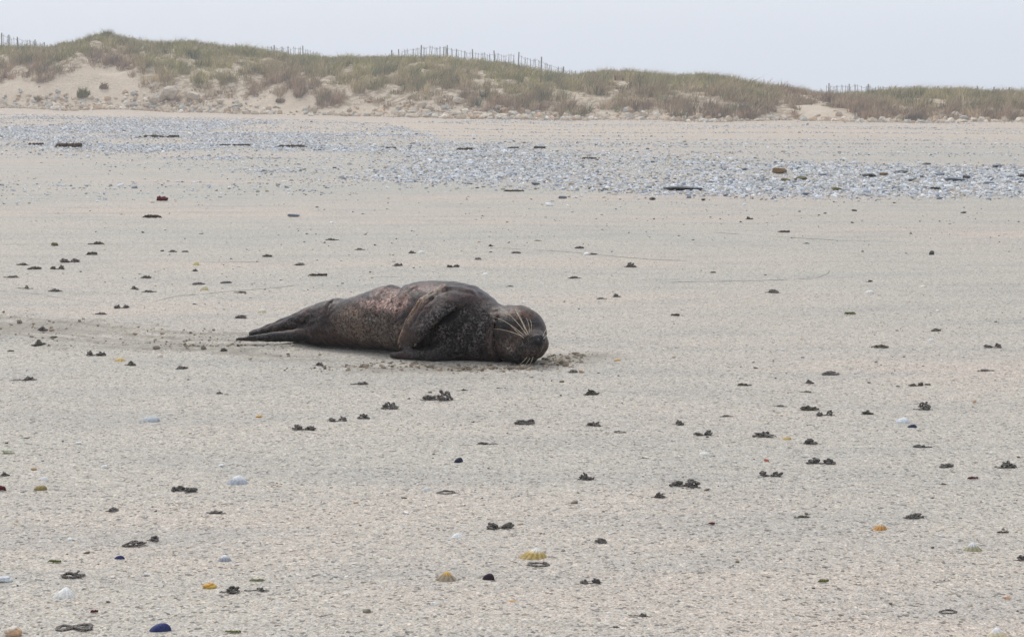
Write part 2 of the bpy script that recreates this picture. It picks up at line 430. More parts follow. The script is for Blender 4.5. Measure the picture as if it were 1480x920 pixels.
dg = (rng.uniform(0, 1, len(gx)) < 0.10)[:, None]; c = np.where(dg, np.array([0.20, 0.21, 0.115]), c)
hg = (0.20 + 0.42 * rng.uniform(0, 1, len(gx)) ** 1.6) * (0.8 + 0.35 * sstep(0.5, 1.0, gt))
V, F, C = blades(base, 9, hg * 0.85, np.full(len(gx), 0.18), 0.75, c, 3, 0.016)
bigt = (rng.uniform(0, 1, len(gx)) < 0.11 * sstep(0.35, 0.6, fbm(gx * 0.5, gt * DW * 0.5, 97, 3)) * 2)
nb = int(bigt.sum()); tone = rng.uniform(0.6, 1.35, (nb, 1))
V3, F3, C3 = blades(base[bigt], 34, rng.uniform(0.45, 0.95, nb) * (0.65 + 0.35 * sstep(1.0, 0.6, gt[bigt])), rng.uniform(0.18, 0.4, nb), 0.6, c[bigt] * tone, 4, 0.014, 0.4)
F = np.vstack([F, F3 + len(V)]); V = np.vstack([V, V3]); C = np.vstack([C, C3])
tag(ob("dune_grass", mesh_np("dune_grass", V, F, C, False), M['grass']), "olive and brown marram grass covering the dune slope and crest", "grass", kind="stuff")

TUSS = [(155, 58, 0.75, 0.35, 90, (0.24,0.215,0.10), "tallest tussock on the crest above the bare sand hollow"),
        (280, 66, 0.62, 0.4, 80, (0.25,0.225,0.11), "second grassy tussock on the crest, right of the tallest one"),
        (120, 140, 0.62, 0.35, 110, (0.21,0.195,0.085), "lone green grass clump on the bare sand slope"),
        (150, 128, 0.4, 0.25, 50, (0.28,0.20,0.12), "small brown grass clump right of the lone green one"),
        (55, 146, 0.35, 0.25, 50, (0.30,0.23,0.14), "low straw-coloured clump left of the lone green one"),
        (1320, 176, 0.5, 0.55, 120, (0.20,0.165,0.115), "dark low bush at the dune foot near the right"),
        (870, 108, 0.4, 0.5, 70, (0.25,0.225,0.11), "rounded grassy tussock on the crest right of the fence"),
        (405, 148, 0.35, 0.25, 50, (0.28,0.20,0.13), "small brown clump hanging over the pale sand bank")]
for px, py, h, sp, n, cl, lab in TUSS:
    p = dune_point(px, py)
    V, F, C = blades(np.array([[0, 0, 0.0]]), n * 3, np.array([h]), np.array([sp]), 0.45, np.array([cl]), px, 0.02)
    o = ob("grass_tussock", mesh_np("grass_tussock", V, F, C, False), M['grass']); o.location = p
    tag(o, lab, "grass clump", "grass clumps on the dune")

# ------------------------------------------------------------------ paling fences on the crest
def beam_mesh(name, wx, wy, h, point=0.0, wob=0.0):
    v = []
    for z, s in ((0, 1), (h * 0.5, 1), (h - point, 0.96)):
        for sx, sy in ((-1, -1), (1, -1), (1, 1), (-1, 1)): v.append((sx * wx * s / 2 + wob * math.sin(z * 3), sy * wy * s / 2, z))
    v.append((wob * math.sin(h * 3), 0, h))
    f = []
    for r in (0, 4):
        for q in range(4): a, b = r + q, r + (q + 1) % 4; f += [(a, b, b + 4), (a, b + 4, a + 4)]
    for q in range(4): f.append((8 + q, 8 + (q + 1) % 4, 12))
    return mesh_np(name, np.array(v), np.array(f), None, False)
post_me = beam_mesh("post", 0.06, 0.06, 1.7, 0.02, 0.006); post_me.materials.append(M['wood'])
pale_mes = [beam_mesh("pale", 0.026, 0.015, 1.5, 0.06, w_) for w_ in (0.0, 0.015, -0.02)]
for m_ in pale_mes: m_.materials.append(M['wood'])
def fence(label, posts, runs, dens, seed):
    r = random.Random(seed)
    x0, y0 = posts[0]
    def pt(px, py):
        f = np.clip(((px - 740) * 138 / FPX + 29) / 55, -1.5, 2.2)
        return at_depth(px, py + (2.0 if 550 < px < 840 else -1.0), TOE_L + (TOE_R - TOE_L) * f + DW + 0.8)
    o0 = pt(x0, y0); root = ob("paling_fence", None); root.location = o0 - np.array([0, 0, 1.3])
    tag(root, label, "fence", "paling fences along the dune crest")
    for px, py in posts:
        p = pt(px, py); q = ob("post", post_me, None, root)
        q.location = p - np.array([0, 0, 1.7]) - np.array(root.location); q.rotation_euler = (r.gauss(0, .04), r.gauss(0, .05), r.uniform(0, 3))
    for (xa, ya), (xb, yb) in runs:
        n = max(2, int(abs(xb - xa) / dens))
        line = []
        for i in range(n):
            f = (i + 0.5) / n
            if r.random() < 0.10: continue
            p = pt(xa + (xb - xa) * f, ya + (yb - ya) * f + r.gauss(0, 1.0)); line.append(p)
            q = ob("pale", pale_mes[r.randrange(3)], None, root)
            q.location = p - np.array([0, 0, 1.5]) - np.array(root.location); q.rotation_euler = (0, r.gauss(0, .05), r.gauss(0, .3))
        if len(line) > 2:
            for dz_ in (0.12, 0.55):
                V, F = tube(np.array(line) - np.array([0, 0, dz_]) - np.array(root.location), 0.008, 4)
                ob("wire", mesh_np("wire", V, F), M['wood'], root)
fence("weathered paling fence at the far left end of the crest", [(2, 48), (12, 51), (28, 54), (48, 58), (64, 62)], [((-60, 46), (0, 50)), ((0, 50), (62, 63))], 3.0, 1)
fence("short weathered fence between the left tussocks and the saddle", [(342, 63), (395, 66), (438, 67)], [((386, 68), (438, 69)), ((438, 69), (462, 78))], 2.6, 2)
fence("long weathered paling fence over the middle dune hump", [(565, 70), (578, 69), (607, 63), (640, 65), (645, 63), (684, 69), (716, 71), (748, 73), (783, 80), (816, 94)],
      [((580, 70), (607, 66)), ((607, 65), (645, 65)), ((645, 66), (684, 73)), ((684, 73), (716, 75)), ((716, 75), (748, 77)), ((748, 77), (783, 85)), ((783, 86), (816, 97)), ((816, 98), (834, 101))], 2.6, 3)
fence("low weathered fence on the far right of the crest", [(1198, 121), (1227, 122), (1252, 122), (1320, 125), (1355, 125), (1385, 126), (1413, 125), (1435, 126), (1458, 127)],
      [((1193, 124), (1227, 123)), ((1227, 124), (1260, 124)), ((1260, 124), (1300, 128)), ((1320, 129), (1480, 131))], 3.2, 4)

# ------------------------------------------------------------------ shingle (uncountable) and picked-out stones
def scatter_solid(P, S, rotz, C, sub=0, seed=0, sink=0.35, squash=(0.35, 0.7)):
    r = np.random.default_rng(seed); v, f = ico(sub); n = len(P); k_ = len(v)
    jit = 1 + r.uniform(-0.22, 0.22, (n, k_))
    sx = S * r.uniform(0.8, 1.25, n); sy = S * r.uniform(0.6, 1.0, n); sz = S * r.uniform(squash[0], squash[1], n)
    L = v[None] * jit[..., None]
    tilt = r.normal(0, 0.25, n)
    x = L[..., 0] * sx[:, None]; y = L[..., 1] * sy[:, None]; z = L[..., 2] * sz[:, None]
    x, z = x * np.cos(tilt)[:, None] - z * np.sin(tilt)[:, None], x * np.sin(tilt)[:, None] + z * np.cos(tilt)[:, None]
    c, s = np.cos(rotz)[:, None], np.sin(rotz)[:, None]
    V = np.stack([x * c - y * s + P[:, :1], x * s + y * c + P[:, 1:2], z + P[:, 2:3] + sz[:, None] * (1 - 2 * sink)], -1).reshape(-1, 3)
    F = (f[None] + (np.arange(n) * k_)[:, None, None]).reshape(-1, 3)
    return V, F, np.repeat(C, k_, 0)

def pix_of(X, Y, Z=0.0):           # used only to turn the measured shingle outlines into ground areas
    dz = Z - CAMH; fw = Y * math.cos(PITCH) - dz * math.sin(PITCH); up = Y * math.sin(PITCH) + dz * math.cos(PITCH)
    return CX + FPX * X / fw, CY - FPX * up / fw

def shingle_density(X, Y):
    px, py = pix_of(X, Y, beach_z0(X, Y))
    n = fbm(X * 0.35, Y * 0.16, 101, 4); n2 = fbm(X * 0.9, Y * 0.5, 102, 3)
    # left bank: from the dune foot to about 35 m, thinning to the right
    lowL = np.interp(px, [0, 300, 420, 600, 760, 900], [205, 232, 262, 270, 268, 268]); upL = np.interp(px, [0, 300, 560, 640, 760, 900], [166, 172, 178, 200, 212, 216])
    band = sstep(lowL + 14, lowL - 12, py) * sstep(upL - 3, upL + 4, py) * sstep(900, 560, px)
    # right bank
    lowR = np.interp(px, [500, 640, 900, 1100, 1480, 1800], [262, 268, 276, 284, 284, 286]); upR = np.interp(px, [500, 700, 1000, 1200, 1480, 1800], [210, 214, 224, 236, 240, 240])
    bandR = sstep(lowR + 8, lowR - 8, py) * sstep(upR - 5, upR + 6, py) * sstep(470, 640, px)
    d = np.maximum(band * (0.12 + 0.88 * sstep(0.42, 0.56, n)), bandR * (0.45 + 0.55 * sstep(0.36, 0.5, n)))
    low_edge = sstep(305, 262, py) * sstep(180, 240, py) * 0.07
    streak = sstep(0.56, 0.66, vnoise(X * 0.10 + 5, Y * 0.55, 104)) * sstep(168, 176, py) * sstep(232, 216, py) * 0.22
    return np.clip(np.maximum.reduce([d * (0.6 + 0.4 * n2), low_edge * sstep(0.4, 0.6, n2), streak]), 0, 1)

r = np.random.default_rng(11)
N = 950000
Yv = np.exp(r.uniform(math.log(20), math.log(122), N)); Xv = Yv * r.uniform(-0.30, 0.30, N)
dens = shingle_density(Xv, Yv)
size = np.clip(r.lognormal(math.log(0.0122), 0.46, N), 0.006, 0.045) * (0.8 + Yv / 110)
keep = (r.uniform(0, 1, N) < dens * np.clip(Yv / 70, 0.50, 1.0) * 0.80) & (Yv < toe_y(Xv) - 1)
Xv, Yv, size = Xv[keep], Yv[keep], size[keep]
print("shingle", len(Xv))
P = np.stack([Xv, Yv, beach_z0(Xv, Yv)], -1)
pal = np.array([(0.48, 0.495, 0.52), (0.60, 0.61, 0.625), (0.35, 0.375, 0.41), (0.19, 0.21, 0.24), (0.42, 0.385, 0.33), (0.70, 0.70, 0.70), (0.28, 0.25, 0.18), (0.10, 0.105, 0.12), (0.48, 0.40, 0.32)])
pi = r.choice(len(pal), len(Xv), p=[.22, .20, .14, .10, .10, .13, .04, .03, .04])
C = np.clip(pal[pi] * r.uniform(0.95, 1.42, (len(Xv), 1)), 0, 0.85)
V, F, C = scatter_solid(P, size, r.uniform(0, 6.28, len(Xv)), C, 0, 12)
tag(ob("shingle", mesh_np("shingle", V, F, C, True), M['pebble']), "bluish grey and white pebbles banked across the upper beach", "shingle", kind="stuff")

# foot-of-dune rubble, too many small pieces to count
N = 5200
px_ = r.uniform(-150, 1650, N); wgt = np.interp(px_, [0, 40, 100, 200, 340, 420, 560, 620, 960, 1060, 1150, 1230, 1340, 1480], [.5, 1, .6, .5, .5, .15, .4, 1, 1, .35, .25, .8, .7, .6])
kp = r.uniform(0, 1, N) < wgt; px_ = px_[kp]
Xq = (px_ - 740) * 120 / FPX; tq = r.normal(0.02, 0.05, len(px_)) - 0.02
Yq = toe_y(Xq) + tq * DW; zq = np.maximum(dune_z(Xq, tq), beach_z0(Xq, Yq))
S = np.clip(r.lognormal(math.log(0.105), 0.5, len(Xq)), 0.04, 0.26)
pal2 = np.array([(0.54, 0.45, 0.34), (0.60, 0.54, 0.45), (0.46, 0.38, 0.28), (0.38, 0.36, 0.32), (0.50, 0.36, 0.24)])
C = pal2[r.integers(0, 5, len(Xq))] * r.uniform(0.9, 1.35, (len(Xq), 1))
V, F, C = scatter_solid(np.stack([Xq, Yq, zq], -1), S, r.uniform(0, 6.28, len(Xq)), C, 0, 13, 0.3, (0.5, 0.9))
tag(ob("dune_foot_rubble", mesh_np("dune_foot_rubble", V, F, C, False), M['pebble']), "pale broken stones strewn along the foot of the dune", "rubble", kind="stuff")

def stone_mesh(seed, flat=False):
    rr = np.random.default_rng(seed); v, f = ico(2)
    v = v.copy()
    for _ in range(13):                                   # chip flat facets off a ball
        n = rr.normal(size=3); n /= np.linalg.norm(n); d = rr.uniform(0.42, 0.80)
        ov = np.maximum(v @ n - d, 0); v -= ov[:, None] * n[None] * 0.97
    v *= (1 + 0.05 * rr.normal(size=(len(v), 1)))
    v /= np.abs(v).max(0)[None]
    return v, f
STONE = [stone_mesh(s) for s in range(7)]
def stone(name, px, py, wpx, hpx, mat, seed, on_dune=False, depth_ratio=0.8):
    p = dune_point(px, py) if on_dune else ground(px, py)
    m_px = p[1] / FPX
    v, f = STONE[seed % 7]; rr = random.Random(seed)
    hw, hh = wpx * m_px / 2, hpx * m_px / 2
    a = rr.uniform(-0.3, 0.3)
    v2 = v * np.array([hw, hw * depth_ratio, hh])
    v2 = np.stack([v2[:, 0] * math.cos(a) - v2[:, 1] * math.sin(a), v2[:, 0] * math.sin(a) + v2[:, 1] * math.cos(a), v2[:, 2]], -1)
    o = ob(name, mesh_np(name, v2, f, None, name != 'boulder'), M[mat]); o.location = p + np.array([0, 0, hh * 0.62])
    return o
ORD = ["nearest", "second nearest", "third nearest", "fourth nearest", "fifth nearest", "sixth nearest", "seventh nearest", "eighth nearest", "ninth nearest", "tenth nearest", "eleventh nearest", "twelfth nearest", "thirteenth nearest", "fourteenth nearest"]
RANK = ["leftmost", "second", "third", "fourth", "fifth", "sixth", "seventh", "eighth", "ninth", "tenth", "eleventh", "twelfth", "thirteenth", "fourteenth", "fifteenth", "sixteenth", "seventeenth", "eighteenth", "nineteenth", "twentieth"]

SH = [(982, 275, 62, 9, 'rock_dark', "long low black rock at the front edge of the shingle"),
      (1125, 251, 26, 11, 'rock_brown', "ochre brown stone standing highest in the right shingle bank"),
      (1158, 260, 24, 7, 'rock_olive', "olive weedy stone just right of the ochre stone"),
      (1136, 262, 16, 6, 'rock_olive', "smaller olive stone in front of the ochre stone"),
      (1254, 256, 26, 8, 'rock_dark', "dark stone in the middle of the right shingle bank"),
      (1276, 254, 16, 6, 'rock_brown', "small brown stone touching the middle dark stone's right"),
      (1303, 250, 26, 6, 'rock_dark', "flat dark stone right of the middle of the bank"),
      (1377, 262, 34, 9, 'rock_grey', "widest blue-grey flat stone at the right of the bank"),
      (1396, 259, 14, 7, 'rock_dark', "small dark stone behind the widest blue-grey flat stone"),
      (1358, 254, 20, 6, 'rock_grey', "grey slab behind and left of the widest flat stone"),
      (1210, 275, 18, 6, 'rock_olive', "dark olive stone at the front of the bank"),
      (1127, 275, 16, 5, 'rock_grey', "flat grey stone at the bank's front below the ochre stone"),
      (1164, 282, 13, 5, 'rock_grey', "bluish stone alone in front of the right shingle bank"),
      (1476, 256, 14, 8, 'rock_dark', "dark stone cut by the right edge of the photo"),
      (1318, 262, 18, 5, 'rock_dark', "dark flat stone left of the widest blue-grey stone"),
      (1350, 274, 20, 5, 'rock_dark', "low dark stone in front of the widest blue-grey stone"),
      (1190, 254, 16, 5, 'rock_grey', "grey stone between the ochre and the middle dark stone"),
      (1430, 266, 18, 5, 'rock_grey', "grey stone right of the widest blue-grey flat stone"),
      (1075, 246, 14, 5, 'rock_grey', "grey stone left of the ochre stone"),
      (1440, 242, 18, 5, 'rock_grey', "grey stone at the back of the bank's right end"),
      (1340, 238, 16, 4, 'rock_dark', "dark stone at the back edge of the right bank"),
      (773, 267, 16, 6, 'rock_grey', "blue-grey stone in front of the shingle's middle"),
      (812, 287, 15, 5, 'rock_grey', "grey stone on open sand left of the long black rock"),
      (854, 273, 10, 4, 'rock_olive', "small olive stone right of the blue-grey stone"),
      (875, 275, 10, 4, 'rock_olive', "tiny olive stone second right of the blue-grey stone"),
      (942, 289, 12, 6, 'rock_dark', "dark pebble just in front of the long black rock"),
      (1016, 290, 8, 4, 'rock_dark', "small dark pebble right of the long black rock's front"),
      (1393, 308, 10, 4, 'rock_dark', "dark pebble on sand before the bank's right end"),
      (1234, 305, 10, 4, 'rock_dark', "dark pebble on sand before the bank's middle"),
      (423, 313, 22, 5, 'rock_grey', "flat bluish stone alone on the sand behind the seal"),
      (1347, 368, 9, 8, 'rock_dark', "small upright dark stone alone on the right sand"),
      (80, 355, 13, 6, 'rock_olive', "small rounded olive stone on the left sand")]
for i, (px, py, wp, hp, mt, lab) in enumerate(SH):
    tag(stone("stone", px, py, wp, hp, mt, i), lab, "stone", "larger stones on the beach")

BO = [(246, 146, 30, 26), (226, 149, 25, 22), (277, 145, 25, 20), (5, 155, 14, 14), (6, 162, 14, 8), (213, 155, 16, 9), (181, 155, 14, 7), (318, 151, 14, 9), (342, 155, 15, 9), (361, 163, 10, 7),
      (60, 156, 14, 7), (78, 160, 14, 7), (92, 157, 10, 6),
      (612, 156, 13, 13), (594, 168, 18, 10), (612, 169, 15, 11), (620, 160, 15, 12), (632, 175, 16, 8), (660, 169, 22, 12), (662, 150, 16, 12), (674, 156, 14, 10), (688, 169, 15, 10), (596, 176, 14, 7), (538, 174, 12, 7), (488, 173, 14, 7),
      (731, 170, 13, 8), (758, 172, 13, 8), (790, 172, 12, 7), (820, 174, 12, 7), (866, 175, 13, 8), (893, 175, 13, 7), (930, 170, 14, 10), (948, 169, 15, 11), (957, 178, 15, 7), (966, 182, 15, 6), (998, 182, 13, 5),
      (1240, 181, 12, 6), (1262, 182, 14, 6), (1290, 183, 12, 6), (1330, 183, 13, 6), (1372, 183, 12, 6), (1408, 182, 12, 6), (1446, 181, 12, 6)]
HAND = {0: "largest angular pale boulder at the foot of the left dune", 1: "big pale boulder touching the left of the largest boulder", 2: "big squarish boulder right of the largest angular boulder",
        3: "pale block at the photo's left edge, upper of two", 4: "pale slab at the photo's left edge, lower of two"}
def zone(px): return "the left dune's sand slope" if px < 450 else "the fenced middle dune" if px < 700 else "the dune beyond the fence" if px < 1100 else "the far right dune"
seen = {}
for i, (px, py, wp, hp) in sorted(enumerate(BO), key=lambda q: q[1][0]):
    o = stone("boulder", px, py, wp, hp, 'rock_pale', i + 40, True)
    lab = HAND.get(i)
    if not lab:
        z_ = zone(px); nth = seen.get(z_, 0); seen[z_] = nth + 1
        lab = f"{RANK[nth]} {'from the left ' if nth else ''}of the smaller pale boulders below {z_}"
    tag(o, lab, "boulder", "pale boulders along the foot of the dune")

def weed_mesh(L, th, seed, n=9):
    rr = random.Random(seed); parts = []
    for q in range(n):
        x0 = rr.uniform(-L / 2, L / 2 * 0.6); ln = rr.uniform(0.25, 0.6) * L
        pts = [(min(x0 + ln * t / 7, L / 2), rr.gauss(0, L * 0.03) + L * 0.05 * math.sin(t + q), th * (0.25 + 0.5 * abs(math.sin(t * 1.3 + q * 2))) * math.sin(math.pi * (t + .5) / 8)) for t in range(8)]
        parts.append(tube(pts, [th * 0.33 * math.sin(math.pi * (t + .6) / 8.2) for t in range(8)], 5))
    return merge(parts)
WD = [(98, 213, 38, 7, 'weed', "dark brown weed heap in the left shingle"), (228, 199, 60, 4, 'weed', "long thin weed line behind the left shingle"),
      (51, 210, 22, 4, 'weed', "small weed strip left of the dark brown heap"), (329, 211, 64, 3, 'weed', "thin brown weed line right of the dark heap"),
      (427, 213, 62, 4, 'weed', "dark weed line crossing the shingle behind the seal"), (668, 217, 28, 4, 'weed', "brown weed strip at the shingle's middle gap"),
      (563, 215, 18, 3, 'weed', "short weed strip left of the middle gap"), (779, 215, 18, 4, 'weed', "brown weed lump at the back of the right shingle"),
      (740, 215, 26, 3, 'weed', "thin weed strip between the two back lumps"), (851, 230, 22, 3, 'weed', "thin dark strip inside the right shingle"),
      (740, 277, 34, 3, 'weed', "thin dark weed line before the shingle's middle"), (234, 291, 15, 8, 'weed_red', "dark red seaweed tuft alone on the left sand"),
      (220, 315, 32, 5, 'weed', "long weed strip in front of the red seaweed tuft"), (1130, 336, 22, 3, 'weed', "thin brown strip on the sand before the ochre stone"),
      (457, 399, 30, 4, 'weed', "flat dark strip on the sand behind the seal's hips"), (974, 457, 15, 4, 'weed', "tan weed scrap on the sand right of the seal"),
      (1228, 454, 17, 4, 'weed_green', "yellowish weed scrap on the right sand"), (78, 813, 22, 4, 'weed_green', "short green-brown strand above the white cap shell"),
      (370, 839, 26, 3, 'weed_green', "green strand above the twin worm casts at lower left"), (335, 914, 26, 4, 'weed_green', "green strand at the bottom edge, right of the blue mussel"),
      (1188, 843, 18, 5, 'weed_green', "small green tuft on empty sand at lower right"), (1449, 770, 18, 3, 'weed', "thin brown strand above the greenish limpet"),
      (1405, 692, 16, 4, 'weed_red', "dark red scrap left of the right edge"), (135, 885, 12, 5, 'weed_red', "small red scrap above the figure-eight worm cast"),
      (1026, 758, 13, 4, 'weed_red', "tiny red scrap on the empty lower middle sand"), (3, 710, 14, 8, 'weed_red', "dark red lump cut by the left edge")]
for i, (px, py, wp, hp, mt, lab) in enumerate(WD):
    p = ground(px, py); s = p[1] / FPX
    V, F = weed_mesh(wp * s, hp * s, i)
    o = ob("seaweed", mesh_np("seaweed", V, F), M[mt]); o.location = p + np.array([0, 0, 0.001]); o.rotation_euler = (0, 0, random.Random(i).gauss(0, .12))
    tag(o, lab, "seaweed", "seaweed scraps on the beach")

# ------------------------------------------------------------------ shells
def colmat(name, **k):
    if name not in M: M[name] = mat_col(name, **k)
    return M[name]
def lathe_shell(w_, h_, rim, mid, top, seed, ribs=11, apex=(0.12, 0.0), ruff=0.06):
    """limpet: ribbed cone with a worn apex; colours are the shell's own bands"""
    rr = random.Random(seed); n = 48; rings = 9; V = []; C = []; ribs = rr.choice((11, 13, 17)); jr = [rr.gauss(0, .025) for _ in range(48)]
    if sum(rim) > 1.0: ruff = 0.025
    for i in range(rings):
        t = i / (rings - 1)                     # 0 rim .. 1 apex
        for j in range(n):
            a = 2 * math.pi * j / n
            rad = (1 - t) ** 0.78 * (1 + ruff * math.cos(ribs * a + 0.3) * (1 - t) + 0.04 * math.sin(3 * a + seed) + jr[j] * (1 - t))
            V.append((w_ / 2 * (rad * math.cos(a) + apex[0] * t), w_ / 2 * 0.8 * rad * math.sin(a), h_ * (t ** 0.95)))
            s = 0.5 + 0.5 * math.cos(ribs * a + 0.3)
            c = np.array(rim) * (1 - t) + np.array(mid) * t if t < 0.55 else np.array(mid) * max(0, (0.8 - t) / .25) + np.array(top) * min(1, (t - 0.55) / .25)
            C.append(c * ((0.72 + 0.42 * s) if sum(rim) < 1.0 else (0.9 + 0.12 * s)) * rr.uniform(0.92, 1.08))
    F = []
    for i in range(rings - 1):
        for j in range(n):
            a, b = i * n + j, i * n + (j + 1) % n; F += [(a, b, b + n), (a, b + n, a + n)]
    return np.array(V), np.array(F), np.array(C)
def mussel_shell(w_, h_, c0, c1):
    n = 24; rings = 8; V = []; C = []
    for i in range(rings):
        t = i / (rings - 1)
        for j in range(n):
            a = 2 * math.pi * j / n; x = math.cos(a); yy = math.sin(a)
            wd = 0.62 * (0.62 - 0.38 * x)
            r_ = 1 - t ** 1.6
            V.append((w_ / 2 * (x * r_ - 0.25 * t * -1), w_ / 2 * yy * wd * r_ * 1.5, h_ * math.sqrt(max(0, 1 - r_ ** 2))))
            C.append(np.array(c0) * (1 - t) + np.array(c1) * t)
    F = []
    for i in range(rings - 1):
        for j in range(n):
            a, b = i * n + j, i * n + (j + 1) % n; F += [(a, b, b + n), (a, b + n, a + n)]
    return np.array(V), np.array(F), np.array(C)
def snail_shell(w_, h_, c0, c1, seed):
    parts = []; cols = []; v, f = ico(2)
    for q in range(9):
        a = q * 0.95; s = (1 - q / 10) ; r_ = s * 0.52
        ctr = np.array([math.cos(a) * (1 - s * 0.55) * 0.3 - 0.1, math.sin(a) * 0.3 * s, 0.42 + q * 0.075])
        parts.append((v * np.array([r_, r_, r_ * 0.8]) + ctr, f)); cols.append(np.tile(np.array(c0) * (1 - q / 9) + np.array(c1) * (q / 9), (len(v), 1)))
    V, F = merge(parts); C = np.vstack(cols); V = V * np.array([w_ * 0.95, w_ * 0.8, h_ * 0.85])
    return V, F, C
def fan_shell(w_, h_, c0, c1, seed):
    rr = random.Random(seed); n = 40; rings = 9; V = []; C = []
    for i in range(rings):
        t = i / (rings - 1); rad = math.cos(t * math.pi / 2 * 0.985)
        for j in range(n):
            a = 2 * math.pi * j / n; q = rad * (1 + 0.035 * math.cos(13 * a) * (1 - t) + 0.05 * math.sin(2 * a + seed))
            V.append((w_ / 2 * (q * math.cos(a) + 0.30 * t), w_ * 0.40 * (q * math.sin(a) + 0.18 * t), h_ * math.sin(t * math.pi / 2) ** 1.1))
            C.append((np.array(c0) * (1 - t) + np.array(c1) * t) * (0.90 + 0.10 * math.cos(t * 20)) * rr.uniform(0.95, 1.05))
    F = []
    for i in range(rings - 1):
        for j in range(n):
            a, b = i * n + j, i * n + (j + 1) % n; F += [(a, b, b + n), (a, b + n, a + n)]
    return np.array(V), np.array(F), np.array(C)

